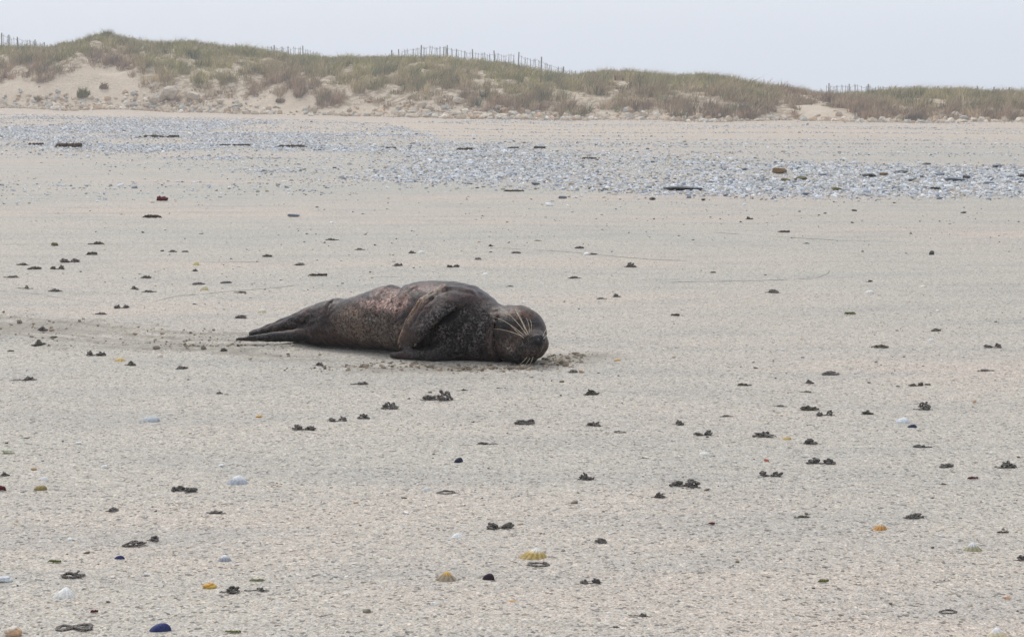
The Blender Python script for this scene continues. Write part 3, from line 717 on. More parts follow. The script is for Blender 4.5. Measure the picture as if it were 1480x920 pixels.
SHM = mat_col("shell", 0.6, 0.3, 0.25, 160.0, 0.003)
W_, CR, YE, OR, GR, BL = (0.82, 0.81, 0.77), (0.68, 0.60, 0.46), (0.56, 0.36, 0.07), (0.60, 0.26, 0.06), (0.42, 0.44, 0.46), (0.02, 0.026, 0.09)
SHELLS = [  # px, py(base), width, height, kind, rim, mid, top, label
 (772, 806, 47, 19, 'limpet', (0.40, 0.30, 0.13), (0.55, 0.36, 0.06), (0.76, 0.74, 0.68), "large golden yellow limpet shell with white top, lower middle"),
 (644, 838, 37, 17, 'limpet', (0.30, 0.24, 0.17), (0.34, 0.27, 0.17), (0.60, 0.35, 0.08), "grey-brown striped limpet with orange tip, left of the yellow limpet"),
 (1272, 764, 25, 14, 'limpet', (0.50, 0.24, 0.06), (0.55, 0.30, 0.10), (0.74, 0.66, 0.52), "small orange limpet with pale tip at lower right"),
 (1405, 795, 31, 16, 'limpet', (0.30, 0.26, 0.13), (0.48, 0.46, 0.36), (0.72, 0.73, 0.74), "pale greenish limpet with white tip near the right edge"),
 (1441, 920, 36, 20, 'limpet', (0.52, 0.40, 0.20), (0.72, 0.68, 0.55), (0.74, 0.74, 0.74), "cream and yellow limpet at the bottom right corner"),
 (173, 522, 20, 8, 'limpet', (0.50, 0.34, 0.12), (0.60, 0.42, 0.16), (0.70, 0.60, 0.36), "small yellow limpet left of the seal's tail"),
 (93, 862, 38, 19, 'limpet', (0.62, 0.60, 0.56), (0.82, 0.80, 0.74), W_, "white cap shell lying tilted at lower left"),
 (343, 698, 38, 17, 'limpet', (0.34, 0.36, 0.39), (0.50, 0.52, 0.55), (0.80, 0.80, 0.80), "large grey and white shell below the seal's tail"),
 (216, 608, 30, 9, 'fan', GR, (0.50, 0.52, 0.53), W_, "flat grey-white shell below and left of the seal's tail"),
 (324, 810, 24, 12, 'limpet', (0.22, 0.24, 0.25), (0.42, 0.45, 0.47), (0.82, 0.83, 0.84), "grey and white shell behind the yellow periwinkle"),
 (304, 848, 19, 11, 'snail', YE, OR, YE, "tiny yellow-orange periwinkle at lower left"),
 (21, 917, 24, 21, 'snail', (0.52, 0.33, 0.20), (0.84, 0.80, 0.72), W_, "white and orange whelk at the bottom left corner"),
 (231, 909, 35, 14, 'mussel', BL, (0.035, 0.05, 0.17), BL, "large blue mussel shell at the bottom left"),
 (173, 807, 17, 7, 'mussel', BL, (0.03, 0.04, 0.15), BL, "small blue mussel shell below the double worm cast"),
 (706, 837, 20, 12, 'mussel', (0.016, 0.008, 0.014), (0.05, 0.016, 0.03), BL, "dark purple mussel shell between the two limpets"),
 (663, 667, 15, 9, 'mussel', (0.01, 0.012, 0.03), (0.02, 0.024, 0.05), BL, "little black mussel shell below the seal"),
 (1318, 617, 15, 6, 'mussel', (0.02, 0.024, 0.06), (0.04, 0.045, 0.09), BL, "dark mussel scrap under the white shell at right"),
 (1304, 610, 22, 9, 'fan', (0.55, 0.60, 0.66), W_, W_, "bluish white shell on the right side sand"),
 (58, 708, 21, 9, 'fan', (0.20, 0.15, 0.05), (0.32, 0.25, 0.08), W_, "olive-brown shell near the left edge"),
 (12, 655, 18, 9, 'snail', (0.45, 0.45, 0.33), (0.62, 0.60, 0.48), W_, "pale greenish snail shell at the left edge"),
 (660, 776, 18, 8, 'fan', W_, W_, W_, "white shell piece up-left of the yellow limpet"),
 (586, 741, 12, 8, 'pebble', W_, W_, W_, "small white pebble left above the yellow limpet"),
 (625, 875, 13, 8, 'pebble', W_, W_, W_, "small white pebble under the striped limpet"),
 (101, 780, 10, 7, 'pebble', W_, W_, W_, "white pebble left of the double worm cast"),
 (7, 840, 22, 12, 'snail', (0.52, 0.54, 0.55), (0.70, 0.71, 0.72), W_, "knobbly white shell at the left edge, near the bottom"),
 (150, 676, 12, 9, 'pebble', W_, W_, W_, "roundest white pebble on the left sand"),
 (113, 641, 11, 6, 'pebble', W_, W_, W_, "flat white pebble left above the roundest one"),
 (320, 673, 11, 7, 'pebble', W_, W_, W_, "white pebble above the large grey and white shell"),
 (932, 661, 15, 6, 'pebble', (0.72, 0.68, 0.60), W_, W_, "cream pebble on the sand in front of the seal's head"),
 (877, 625, 9, 6, 'pebble', (0.72, 0.66, 0.55), W_, W_, "tiny cream pebble touching a worm cast below the seal's head"),
 (893, 521, 12, 5, 'pebble', (0.62, 0.40, 0.16), W_, W_, "small orange-cream pebble just right of the seal's snout"),
 (1018, 656, 17, 5, 'fan', (0.70, 0.66, 0.58), W_, W_, "thin cream shell chip below the right middle casts"),
 (1136, 634, 15, 5, 'fan', (0.50, 0.36, 0.12), (0.55, 0.42, 0.18), W_, "ochre shell chip on the right middle sand"),
 (374, 602, 11, 5, 'pebble', (0.58, 0.34, 0.10), W_, W_, "single orange pebble below the seal's hind flippers"),
 (740, 868, 12, 4, 'pebble', (0.55, 0.30, 0.10), W_, W_, "orange chip below the dark purple mussel"),
 (402, 702, 9, 4, 'pebble', (0.50, 0.28, 0.14), W_, W_, "rust chip right of the large grey and white shell"),
 (1107, 666, 9, 6, 'pebble', (0.50, 0.14, 0.08), W_, W_, "bright red chip on the right middle sand"),
 (1456, 865, 11, 8, 'snail', (0.68, 0.44, 0.28), (0.74, 0.62, 0.50), W_, "pinkish snail shell above the bottom right limpet"),
 (615, 709, 13, 6, 'fan', (0.48, 0.50, 0.52), W_, W_, "pale grey shell chip touching a ring-shaped worm cast"),
 (283, 383, 10, 7, 'fan', (0.60, 0.52, 0.22), (0.70, 0.62, 0.32), W_, "small yellow shell on the sand left behind the seal"),
 (295, 419, 12, 9, 'fan', (0.58, 0.46, 0.18), W_, W_, "yellow and white shell leaning on a worm cast"),
 (378, 451, 13, 7, 'fan', (0.62, 0.52, 0.28), W_, W_, "white and yellow shell right above the hind flippers"),
 (231, 516, 10, 6, 'fan', (0.64, 0.42, 0.26), W_, W_, "tiny white and orange shell left of the tail tip"),
 (608, 366, 11, 5, 'fan', W_, W_, W_, "white shell behind the seal's back"),
 (848, 368, 10, 6, 'pebble', W_, W_, W_, "white pebble between two worm casts behind the seal's head"),
 (701, 397, 10, 4, 'fan', W_, W_, W_, "flat white shell just behind the seal's shoulder"),
 (479, 323, 8, 5, 'pebble', W_, W_, W_, "white pebble far behind the seal"),
 (1256, 424, 15, 6, 'fan', (0.66, 0.62, 0.56), W_, W_, "pale shell below a worm cast on the far right sand"),
 (1333, 415, 12, 4, 'fan', (0.55, 0.46, 0.32), W_, W_, "tan shell right of the pale one on the far sand"),
 (1345, 493, 10, 5, 'fan', (0.66, 0.66, 0.66), W_, W_, "whitish shell below the knobbly cast at right"),
 (23, 757, 11, 4, 'pebble', (0.60, 0.48, 0.32), W_, W_, "tan chip near the left edge above the white pebble"),
 (62, 694, 16, 6, 'fan', (0.60, 0.60, 0.58), W_, W_, "off-white shell behind the olive-brown shell"),
 (427, 639, 9, 5, 'pebble', (0.70, 0.64, 0.55), W_, W_, "cream pebble under the leftmost cast of the diagonal row"),
]
for i, (px, py, wp, hp, kd, c0, c1, c2, lab) in enumerate(SHELLS):
    p = ground(px, py); s = p[1] / FPX; W2, H2 = wp * s, hp * s * 0.92
    if kd == 'limpet': V, F, C = lathe_shell(W2, H2, c0, c1, c2, i)
    elif kd == 'mussel': V, F, C = mussel_shell(W2, H2, c0, c1)
    elif kd == 'snail': V, F, C = snail_shell(W2, H2, c0, c1, i)
    elif kd == 'fan': V, F, C = fan_shell(W2, H2, c0, c1, i)
    else:
        v, f = STONE[i % 7]; V = v * np.array([W2 / 2, W2 / 2 * 0.8, H2 / 2]) + np.array([0, 0, H2 * 0.35]); F = f; C = np.tile(np.array(c0), (len(v), 1))
    nm = {'limpet': "limpet_shell", 'mussel': "mussel_shell", 'snail': "snail_shell", 'fan': "clam_shell", 'pebble': "pebble"}[kd]
    o = ob(nm, mesh_np(nm, V, F, C, True), SHM)
    o.location = p - np.array([0, 0, 0.001 + H2 * 0.12]); o.rotation_euler = (random.Random(i * 7).gauss(-.03, .08), random.Random(i * 3).gauss(0, .11), random.Random(i).uniform(-0.6, 0.6))
    tag(o, lab, "pebble" if kd == 'pebble' else "shell", "shells and pebbles scattered on the sand")

# ------------------------------------------------------------------ lugworm casts
def cast_path(kind, rr):
    U = rr.uniform
    def heap(cx_, cy_, sx, sy, zz, n=90, turns=2.4):
        p1, p2, w2, ph = U(0, 6), U(0, 6), U(0.8, 1.35), U(0, 6); q = []
        for i in range(n):
            t = i / (n - 1); a = p1 + t * 2 * math.pi * turns
            r_ = 1 - 0.62 * t + 0.22 * math.sin(a * 1.9 + ph)
            x = sx * r_ * math.cos(a) ; yy = sy * r_ * math.sin(a * w2 + p2)
            q.append((cx_ + x, cy_ + yy, 0.05 + zz * t * (0.8 + 0.3 * math.sin(a * 2.7 + p2)) + 0.03 * (1 + math.sin(a * 3.1))))
        return q
    def line(x0, x1, n=24):
        p, a_ = U(0, 6), U(.03, .09); return [(x0 + (x1 - x0) * i / (n - 1), a_ * math.sin(i * .45 + p), 0.035) for i in range(n)]
    if kind == 'ring':
        e0 = U(1.1, 1.4); return [[(0.42 * math.cos(a), 0.33 * math.sin(a), 0.05 + 0.09 * max(0, i - 36) / 10) for i, a in ((i, i / 45 * 6.283 * e0 + 0.5) for i in range(46))]]
    if kind == 'pile': return [heap(U(-.06, .06), 0, .40, .30, U(.16, .26), 110, U(2.2, 3.2)), line(U(-.5, -.4), U(-.2, 0), 12)]
    if kind == 'knot': return [heap(U(-.15, .1), 0, .27, .24, U(.34, .46), 90, U(2.2, 2.9)), heap(U(.12, .25), -.08, .20, .16, .12, 50, 1.5), line(-.5, U(0, .3), 16)]
    if kind == 'flat': return [heap(U(-.2, .2), 0, .26, .17, U(.06, .12), 60, 1.6), line(-.48, .48, 40)]
    if kind == 'twin':
        f = U(.6, 1.4); return [heap(-.28, 0, .18, .17, .20 * f, 60, 1.9), heap(.27, U(-.1, .1), .20, .16, .24 / f, 60, 1.7), line(-.42, .42, 30)]
    if kind == 'eight': return [[(0.44 * math.cos(a), 0.24 * math.sin(2 * a), 0.06 + 0.08 * (math.cos(a) > 0) * abs(math.sin(a)) + (0.05 if i > 60 else 0)) for i, a in ((i, i / 69 * 6.283 * 1.12) for i in range(70))]]
    return [line(-.5, .5, 34), heap(U(.1, .3), 0, .15, .12, .12, 36, 1.5)]
def cast_mesh(kd, seed, wp, olive):
    rr = random.Random(seed); tr = {'string': .045, 'flat': .062, 'ring': .075, 'eight': .07}.get(kd, .052) * (1.2 if wp < 24 else 1.0) * rr.uniform(.88, 1.15)
    parts = []
    for pth in cast_path(kd, rr):
        Pq = np.array(pth); m = len(Pq); ph = rr.uniform(0, 6)
        R = tr * (1 + 0.16 * np.sin(np.arange(m) * 1.1 + ph)); R[0] *= .5; R[-1] *= .5
        parts.append(tube(Pq, R, 7))
    v, f = ico(0)                                       # loose crumbs at the foot
    for q in range(7):
        a = rr.uniform(0, 6.28); parts.append((v * 0.035 * rr.uniform(.5, 1.4) + np.array([0.52 * math.cos(a), 0.40 * math.sin(a), 0.015]), f))
    V, F = merge(parts); m_ = mesh_np("worm_cast", V, F); m_.materials.append(M['cast_olive' if olive else 'cast']); return m_
CN = {'ring': "ring-shaped", 'pile': "coiled", 'knot': "tall knotted", 'flat': "low flat", 'twin': "double-mounded", 'eight': "figure-eight", 'string': "stringy"}
p_, r_, k_, f_, t_, e_, s_ = 'pile', 'ring', 'knot', 'flat', 'twin', 'eight', 'string'
CASTS = [(139, 355, 24, f_, 1), (132, 370, 18, p_, 1), (101, 381, 28, t_, 0), (32, 385, 21, f_, 1), (49, 391, 19, p_, 1), (83, 391, 23, t_, 1), (16, 403, 24, f_, 0), (213, 404, 20, p_, 0),
 (250, 366, 14, p_, 0), (268, 366, 14, p_, 0), (387, 373, 18, p_, 1), (282, 394, 11, k_, 0), (36, 419, 26, s_, 0), (80, 423, 21, f_, 0), (195, 420, 16, k_, 0), (216, 424, 21, f_, 0), (287, 413, 19, p_, 0),
 (326, 411, 18, p_, 0), (347, 425, 20, f_, 0), (176, 447, 23, t_, 0), (282, 442, 9, f_, 1), (146, 456, 21, f_, 0), (63, 474, 18, k_, 0), (348, 461, 21, p_, 0), (56, 502, 22, k_, 1), (15, 510, 11, p_, 0),
 (138, 516, 29, t_, 0), (190, 530, 21, k_, 1), (263, 535, 18, p_, 0), (285, 503, 22, f_, 0), (323, 512, 15, k_, 1), (209, 502, 22, f_, 1), (80, 483, 18, f_, 1),
 (480, 349, 21, f_, 1), (469, 353, 7, k_, 0), (520, 363, 15, f_, 1), (596, 368, 13, k_, 0), (691, 377, 14, p_, 0), (710, 358, 10, k_, 1), (746, 368, 15, p_, 0), (838, 361, 14, p_, 0), (857, 370, 14, p_, 0),
 (911, 388, 19, k_, 0), (433, 385, 20, p_, 0), (576, 386, 18, p_, 0), (655, 388, 20, t_, 1), (830, 404, 20, f_, 1), (736, 416, 12, f_, 1), (778, 350, 11, f_, 1),
 (870, 434, 16, f_, 0), (892, 431, 14, k_, 0),
 (1083, 319, 12, k_, 1), (1165, 354, 11, f_, 1), (1031, 396, 11, p_, 0), (1257, 409, 15, p_, 1), (1117, 425, 22, p_, 0), (1354, 480, 18, p_, 1), (1273, 504, 27, p_, 1), (1435, 504, 26, t_, 0),
 (1425, 538, 26, f_, 0), (1200, 543, 28, p_, 0), (1171, 556, 17, k_, 0), (1164, 569, 18, f_, 1), (1076, 559, 22, f_, 1), (1325, 559, 22, t_, 1), (1341, 558, 11, p_, 1), (1128, 589, 21, f_, 0),
 (1171, 594, 30, p_, 1), (1192, 602, 29, t_, 0), (1254, 600, 22, k_, 1), (1334, 593, 30, k_, 0), (981, 615, 20, k_, 0), (1050, 604, 21, f_, 0), (1016, 631, 29, t_, 0), (1105, 632, 33, p_, 0),
 (1172, 643, 23, k_, 0), (1334, 648, 28, f_, 0), (1187, 671, 40, t_, 0), (1369, 676, 30, p_, 0), (1455, 677, 36, k_, 0), (1113, 690, 37, t_, 0), (990, 705, 44, t_, 0), (952, 720, 23, k_, 0),
 (1159, 749, 25, f_, 1), (1321, 749, 35, p_, 0), (1474, 811, 22, k_, 0), (1370, 887, 30, r_, 0), (1364, 702, 15, f_, 0), (829, 540, 19, p_, 0), (461, 530, 20, k_, 0),
 (34, 551, 38, s_, 0), (317, 571, 12, k_, 0), (328, 572, 8, p_, 0), (268, 712, 40, t_, 0), (7, 690, 17, k_, 0), (162, 740, 22, p_, 0), (312, 742, 31, f_, 0), (36, 634, 14, f_, 1),
 (519, 558, 26, f_, 0), (566, 592, 29, k_, 0), (527, 606, 24, k_, 0), (488, 610, 29, t_, 0), (440, 623, 35, t_, 0), (631, 580, 45, t_, 0), (668, 567, 17, s_, 0), (856, 573, 27, k_, 1),
 (759, 613, 35, p_, 0), (857, 617, 26, p_, 0), (896, 626, 19, r_, 0), (703, 643, 31, f_, 0), (645, 714, 29, r_, 0), (848, 695, 27, k_, 0),
 (195, 790, 39, p_, 0), (222, 783, 23, k_, 0), (105, 836, 36, p_, 0), (107, 909, 54, e_, 0), (334, 857, 35, k_, 0), (371, 855, 38, s_, 0), (723, 765, 39, t_, 0), (778, 819, 34, r_, 0), (871, 786, 27, p_, 0),
 (853, 845, 32, t_, 0), (925, 893, 32, s_, 0), (888, 909, 18, f_, 0), (892, 751, 11, f_, 0)]
LM = [("seal's tail tip", 341, 489), ("seal's arched back", 560, 410), ("seal's shoulder", 660, 405), ("seal's snout", 792, 500), ("seal's belly", 600, 530), ("seal's chin", 745, 530), ("golden yellow limpet", 772, 798), ("striped limpet", 644, 830),
      ("orange limpet", 1272, 758), ("greenish limpet", 1405, 788), ("large blue mussel", 231, 902), ("white cap shell", 93, 854), ("large grey-white shell", 343, 691),
      ("flat grey-white shell", 216, 605), ("bluish white shell", 1304, 606), ("ochre shell chip", 1136, 632), ("black mussel", 663, 664), ("dark purple mussel", 706, 831), ("cream pebble", 932, 658),
      ("olive-brown shell", 58, 704), ("red seaweed tuft", 234, 288), ("pale far shell", 1256, 422), ("small yellow limpet", 173, 518), ("upright dark stone", 1347, 366), ("rounded olive stone", 80, 353), ("yellow periwinkle", 304, 843), ("small blue mussel", 173, 804)]
bkt = {}
for i, (px, py, wp, kd, ol) in enumerate(CASTS):
    d = [(math.hypot(px - x, (py - y_) * 1.6), n, x, y_) for n, x, y_ in LM]; d.sort(); dist, n, x, y_ = d[0]
    dx, dy = px - x, (py - y_) * 1.3
    dr = ("right of" if dx > 0 else "left of") if abs(dx) >= abs(dy) else ("in front of" if dy > 0 else "behind")
    bkt.setdefault((dr, n, kd), []).append((dist, i))
LAB = {}
for (dr, n, kd), L in bkt.items():
    for q, (dist, i) in enumerate(sorted(L)):
        LAB[i] = f"{CN[kd]} dark worm cast {dr} the {n}" if len(L) == 1 else f"{CN[kd]} dark worm cast {dr} the {n}, {ORD[q]} to it"
for i, (px, py, wp, kd, ol) in enumerate(CASTS):
    p = ground(px, py - 2); s = wp * p[1] / FPX; rr = random.Random(i * 13 + 1)
    o = ob("worm_cast", cast_mesh(kd, i * 31 + 5, wp, ol)); o.location = p - np.array([0, 0, 0.001])
    o.scale = (s, s * rr.uniform(.85, 1.15), s * rr.uniform(0.55, 0.78)); o.rotation_euler = (0, 0, rr.uniform(-0.35, 0.35))
    tag(o, LAB[i], "worm cast", "worm casts on the sand")

# ------------------------------------------------------------------ grit and crumbs (uncountable)
r = np.random.default_rng(23)
N = 9000
Yg = np.exp(r.uniform(math.log(3.8), math.log(40), N)); Xg = Yg * r.uniform(-0.30, 0.30, N)
cl = fbm(Xg * 0.8, Yg * 0.8, 131, 3); kp = r.uniform(0, 1, N) < sstep(0.3, 0.7, cl) * np.where(Yg < 8, 0.35, 1); Xg, Yg = Xg[kp], Yg[kp]
S = np.clip(r.lognormal(math.log(0.0028), 0.5, len(Xg)), 0.001, 0.010) * (0.6 + Yg / 14)
pal = np.array([(0.74, 0.72, 0.68), (0.62, 0.55, 0.45), (0.10, 0.09, 0.08), (0.20, 0.17, 0.13), (0.42, 0.28, 0.16), (0.30, 0.31, 0.33), (0.15, 0.12, 0.09)])
C = pal[r.choice(7, len(Xg), p=[.22, .12, .20, .18, .08, .10, .10])]
V, F, C = scatter_solid(np.stack([Xg, Yg, beach_z(Xg, Yg)], -1), S, r.uniform(0, 6.3, len(Xg)), C, 0, 24, 0.3, (0.25, 0.6))
tag(ob("shell_grit", mesh_np("shell_grit", V, F, C, True), M['grit']), "tiny shell and stone fragments sprinkled over the sand", "shell grit", kind="stuff")

N = 26000
poly = np.vstack([track, track2]); Xg = r.uniform(-3.4, 1.0, N); Yg = r.uniform(8.0, 10.6, N)
mk = stir_mask(Xg, Yg); kp = r.uniform(0, 1, N) < mk ** 2 * 0.16; Xg, Yg = Xg[kp], Yg[kp]
def blob_pts(px, py, sx, sy, n):
    a = np.array([g0(px + r.normal(0, sx), py + r.normal(0, sy)) for _ in range(n)]); return a[:, 0], a[:, 1]
for bl in ((806, 523, 15, 3.5, 150), (832, 515, 9, 2.5, 40), (690, 533, 40, 2.5, 170), (600, 527, 40, 3, 60), (300, 492, 40, 5, 120), (520, 532, 60, 3, 60), (760, 532, 20, 2, 60)):
    ax, ay = blob_pts(*bl); Xg = np.append(Xg, ax); Yg = np.append(Yg, ay)
S = np.clip(r.lognormal(math.log(0.0048), 0.55, len(Xg)), 0.002, 0.016)
C = np.array([0.30, 0.250, 0.195])[None] * r.uniform(0.5, 1.4, (len(Xg), 1))
V, F, C = scatter_solid(np.stack([Xg, Yg, beach_z(Xg, Yg)], -1), S, r.uniform(0, 6.3, len(Xg)), C, 0, 25, 0.3, (0.45, 0.8))
tag(ob("sand_crumbs", mesh_np("sand_crumbs", V, F, C, False), M['crumb']), "crumbled wet sand kicked up around the seal and its track", "sand crumbs", kind="stuff")

SW = [([(170, 446), (215, 438), (255, 428), (300, 424), (345, 420), (400, 416), (424, 413), (415, 409)], "curving swash line that hooks back near the seal's hips"),
      ([(0, 420), (45, 424), (90, 431), (150, 438)], "sloping swash line at the left edge"),
      ([(180, 372), (240, 375), (300, 379), (360, 379), (420, 377)], "upper swash line on the left sand"),
      ([(700, 358), (760, 360), (820, 364), (870, 369), (940, 375), (1010, 378)], "thin swash line behind the seal's head"),
      ([(960, 408), (1040, 407), (1120, 405), (1180, 402), (1196, 396), (1200, 388)], "swash line that turns up on the right sand"),
      ([(1020, 335), (1120, 342), (1220, 348), (1320, 350)], "faint swash line far on the right sand"),
      ([(440, 401), (520, 400), (590, 400)], "short swash line just behind the seal's back")]
for i, (pp, lab) in enumerate(SW):
    q = np.array([g0(*p) for p in pp]); tt = np.linspace(0, len(q) - 1, 90)
    X = np.interp(tt, np.arange(len(q)), q[:, 0]); Y = np.interp(tt, np.arange(len(q)), q[:, 1]) + 0.03 * (vnoise(tt * 3.1, tt * 0 + i, 5) - .5)
    for _ in range(3): Y[1:-1] = (Y[:-2] + 2 * Y[1:-1] + Y[2:]) / 4; X[1:-1] = (X[:-2] + 2 * X[1:-1] + X[2:]) / 4
    wd = Y / FPX * 0.75 * np.clip(1.5 * vnoise(tt * 2.9, tt * 0 + i, 6) - 0.15, 0.03, 1) * np.minimum(1, np.minimum(tt, tt[-1] - tt) * 4 + .05)
    V, F = tube(np.stack([X, Y, beach_z(X, Y)], -1), wd, 6)
    tag(ob("swash_line", mesh_np("swash_line", V, F), M['swash']), lab, "swash line", "thin swash lines on the sand")

# ------------------------------------------------------------------ the seal
A0 = np.array(g0(345, 491)); A1 = np.array(g0(770, 524))
AX = (A1 - A0) / np.linalg.norm(A1 - A0); BX = np.array([AX[1], -AX[0]])            # BX points to the viewer
if BX[1] > 0: BX = -BX
ORG = (A0 + A1) / 2
def loc_plane(px, py, b=0.0):       # seal-local (a, b, z) of a photo point on the plane b
    dx, dy, dz = ray(px, py); o = -ORG
    t = (b - (o @ BX)) / (dx * BX[0] + dy * BX[1])
    p = np.array([dx * t, dy * t]) - ORG
    return np.array([p @ AX, b, CAMH + dz * t])
def loc_z(px, py, z):
    dx, dy, dz = ray(px, py); t = (z - CAMH) / dz; p = np.array([dx * t, dy * t]) - ORG
    return np.array([p @ AX, p @ BX, z])
ST = [(462, 441, 492, .9), (475, 437, 494, .95), (500, 432, 498, 1.0), (525, 424, 501, 1.0), (550, 414, 504, 1.05), (564, 411.5, 505, 1.08), (576, 417, 507, 1.1), (588, 411.5, 510, 1.1), (604, 407, 513, 1.1), (630, 405.5, 518, 1.1), (655, 407, 521, 1.1),
      (678, 412, 523, 1.08), (696, 424, 525, 1.05), (708, 434, 526, 1.05), (718, 440, 526, 1.05), (735, 443, 526, 1.0), (750, 449, 524, .9)]
sa, sc, sr, sb = [], [], [], []
for px, yt, yb, kb in ST:
    T = loc_plane(px, yt); B = loc_plane(px, yb)
    zb = min(B[2], 0.004); sa.append((T[0] + B[0]) / 2); sc.append((T[2] + zb) / 2); sr.append((T[2] - zb) / 2); sb.append((T[2] - zb) / 2 * kb)
sa, sc, sr, sb = map(np.array, (sa, sc, sr, sb))
def bsurf(a, z):
    c_ = np.interp(a, sa, sc); r_ = np.interp(a, sa, sr); q = np.interp(a, sa, sb)
    return q * math.sqrt(max(0.0, 1 - min(1, abs((z - c_) / r_)) ** 2))
HS = 0.0055
lo = np.array([-0.92, -0.30, -0.03]); hi = np.array([1.0, 0.46, 0.42])
nn = np.ceil((hi - lo) / HS).astype(int)
ga = (lo[0] + HS * np.arange(nn[0])).astype(np.float32)[:, None, None]; gb = (lo[1] + HS * np.arange(nn[1])).astype(np.float32)[None, :, None]; gzz = (lo[2] + HS * np.arange(nn[2])).astype(np.float32)[None, None, :]
# trunk
c_ = np.interp(ga, sa, sc); r_ = np.interp(ga, sa, sr); q_ = np.interp(ga, sa, sb)
zz_ = (gzz - c_)
flat = np.where(zz_ < 0, 1.0, 1.0)
rho = np.sqrt((gb / q_) ** 2 + (zz_ / r_) ** 2)
D = ((rho - 1) * np.minimum(r_, q_)).astype(np.float32)
endc = np.maximum(sa[0] - ga, ga - sa[-1]); D = np.where(endc > 0, np.sqrt(np.maximum(D, 0) ** 2 + endc ** 2) + np.minimum(D, 0) * 0 , D).astype(np.float32)
def smin(a, b, k):
    h = np.clip(0.5 + 0.5 * (b - a) / k, 0, 1); return (b + (a - b) * h - k * h * (1 - h)).astype(np.float32)
def ell(c, r, yaw=0.0):
    x = ga - c[0]; y_ = gb - c[1]; z = gzz - c[2]
    x2 = x * math.cos(yaw) + y_ * math.sin(yaw); y2 = -x * math.sin(yaw) + y_ * math.cos(yaw)
    k0 = np.sqrt((x2 / r[0]) ** 2 + (y2 / r[1]) ** 2 + (z / r[2]) ** 2); k1 = np.sqrt((x2 / r[0] ** 2) ** 2 + (y2 / r[1] ** 2) ** 2 + (z / r[2] ** 2) ** 2)
    return (k0 * (k0 - 1) / (k1 + 1e-6)).astype(np.float32)
def cone(p, q, r1, r2, fl=1.0):
    """tapered capsule; fl > 1 thins it along b"""
    d = q - p; L2 = d @ d
    t = np.clip(((ga - p[0]) * d[0] + (gb - p[1]) * d[1] + (gzz - p[2]) * d[2]) / L2, 0, 1)
    return (np.sqrt((ga - p[0] - t * d[0]) ** 2 + ((gb - p[1] - t * d[1]) * fl) ** 2 + (gzz - p[2] - t * d[2]) ** 2) - (r1 + (r2 - r1) * t)).astype(np.float32)
def chain(pts, rads, fl=1.0, k=0.01):
    out = None
    for i in range(len(pts) - 1):
        c = cone(pts[i], pts[i + 1], rads[i], rads[i + 1], fl); out = c if out is None else np.minimum(out, c)
    return out
PXM = 9.0 / FPX                                   # metres per photo pixel at the seal, about
# hind flippers: two flattened paddles with toe ridges
def lp(px, py, b): return loc_plane(px, py, b)
up = [chain([lp(486, 456, 0.0), lp(452, 456 + dy * .4, b * .6), lp(422, 464 + dy * .7, b), lp(392, 472 + dy * .7, b * 1.1), lp(362, 480.5 + dy * .4, b * 1.2)], [0.055, 0.043, 0.027, 0.016, 0.006]) for dy, b in ((0, 0.0), (4, 0.05), (1, -0.05))]
lw = [chain([lp(486, 480, 0.03), lp(450, 483, .03 + b * .5), lp(420, 485 + dy * .6, .04 + b), lp(390, 487 + dy, 0.04 + b), lp(343, 490 + dy * .2, .04 + b)], [0.045, 0.031, 0.024, 0.017, 0.006]) for dy, b in ((0, 0.01), (-1, 0.06), (1, -0.05))]
U = smin(smin(up[0], up[1], .012), up[2], .012); Lw = smin(smin(lw[0], lw[1], .012), lw[2], .012)
D = smin(D, U, 0.03); D = smin(D, Lw, 0.03)
D = smin(D, cone(lp(486, 462, 0.0), lp(466, 463, 0.0), 0.085, 0.055), 0.03)
# near foreflipper lying back over the chest: four digits webbed together
DIG = [[(676, 426), (641, 412.5), (607, 434), (588, 463.5), (578.5, 489)], [(677, 428), (643, 418.5), (612, 439.5), (593, 470), (580, 497)],
       [(678, 433), (643, 430), (620, 447), (601, 476), (585, 503)], [(678, 436), (648, 436), (628, 452), (609, 476), (592, 503)],
       [(678, 440), (654, 441), (636, 455), (618, 474), (603, 494)]]
OFF = [[-.07, .008, .012, .012, .012], [-.07, .018, .022, .022, .016], [-.06, .026, .034, .030, .02], [-.05, .034, .046, .040, .028], [-.05, .034, .056, .052, .036]]
RAD = [[.018, .009, .0075, .0065, .004], [.024, .018, .016, .013, .006], [.026, .023, .020, .016, .006], [.030, .020, .015, .011, .005], [.028, .018, .014, .010, .005]]
DP = []; FL = None
for dg_, of, rd in zip(DIG, OFF, RAD):
    pts = []
    for (px, py), o_ in zip(dg_, of):
        q = loc_plane(px, py, 0.12)
        for _ in range(6): q = loc_plane(px, py, bsurf(q[0], q[2]) + (o_ * 1.45 if o_ > 0 else o_))
        pts.append(q)
    DP.append(pts); c = chain(pts, rd); FL = c if FL is None else smin(FL, c, 0.034)
D = smin(D, FL, 0.012)
# far foreflipper poking out below on the sand
_q = loc_plane(660, 500, 0.1)
for _ in range(6): _q = loc_plane(660, 500, bsurf(_q[0], _q[2]) - 0.05)
lf = [_q, loc_z(628, 511, 0.030), loc_z(598, 513, 0.020), loc_z(567, 513, 0.015)]
D = smin(D, chain(lf, [0.05, 0.028, 0.019, 0.012]), 0.03)
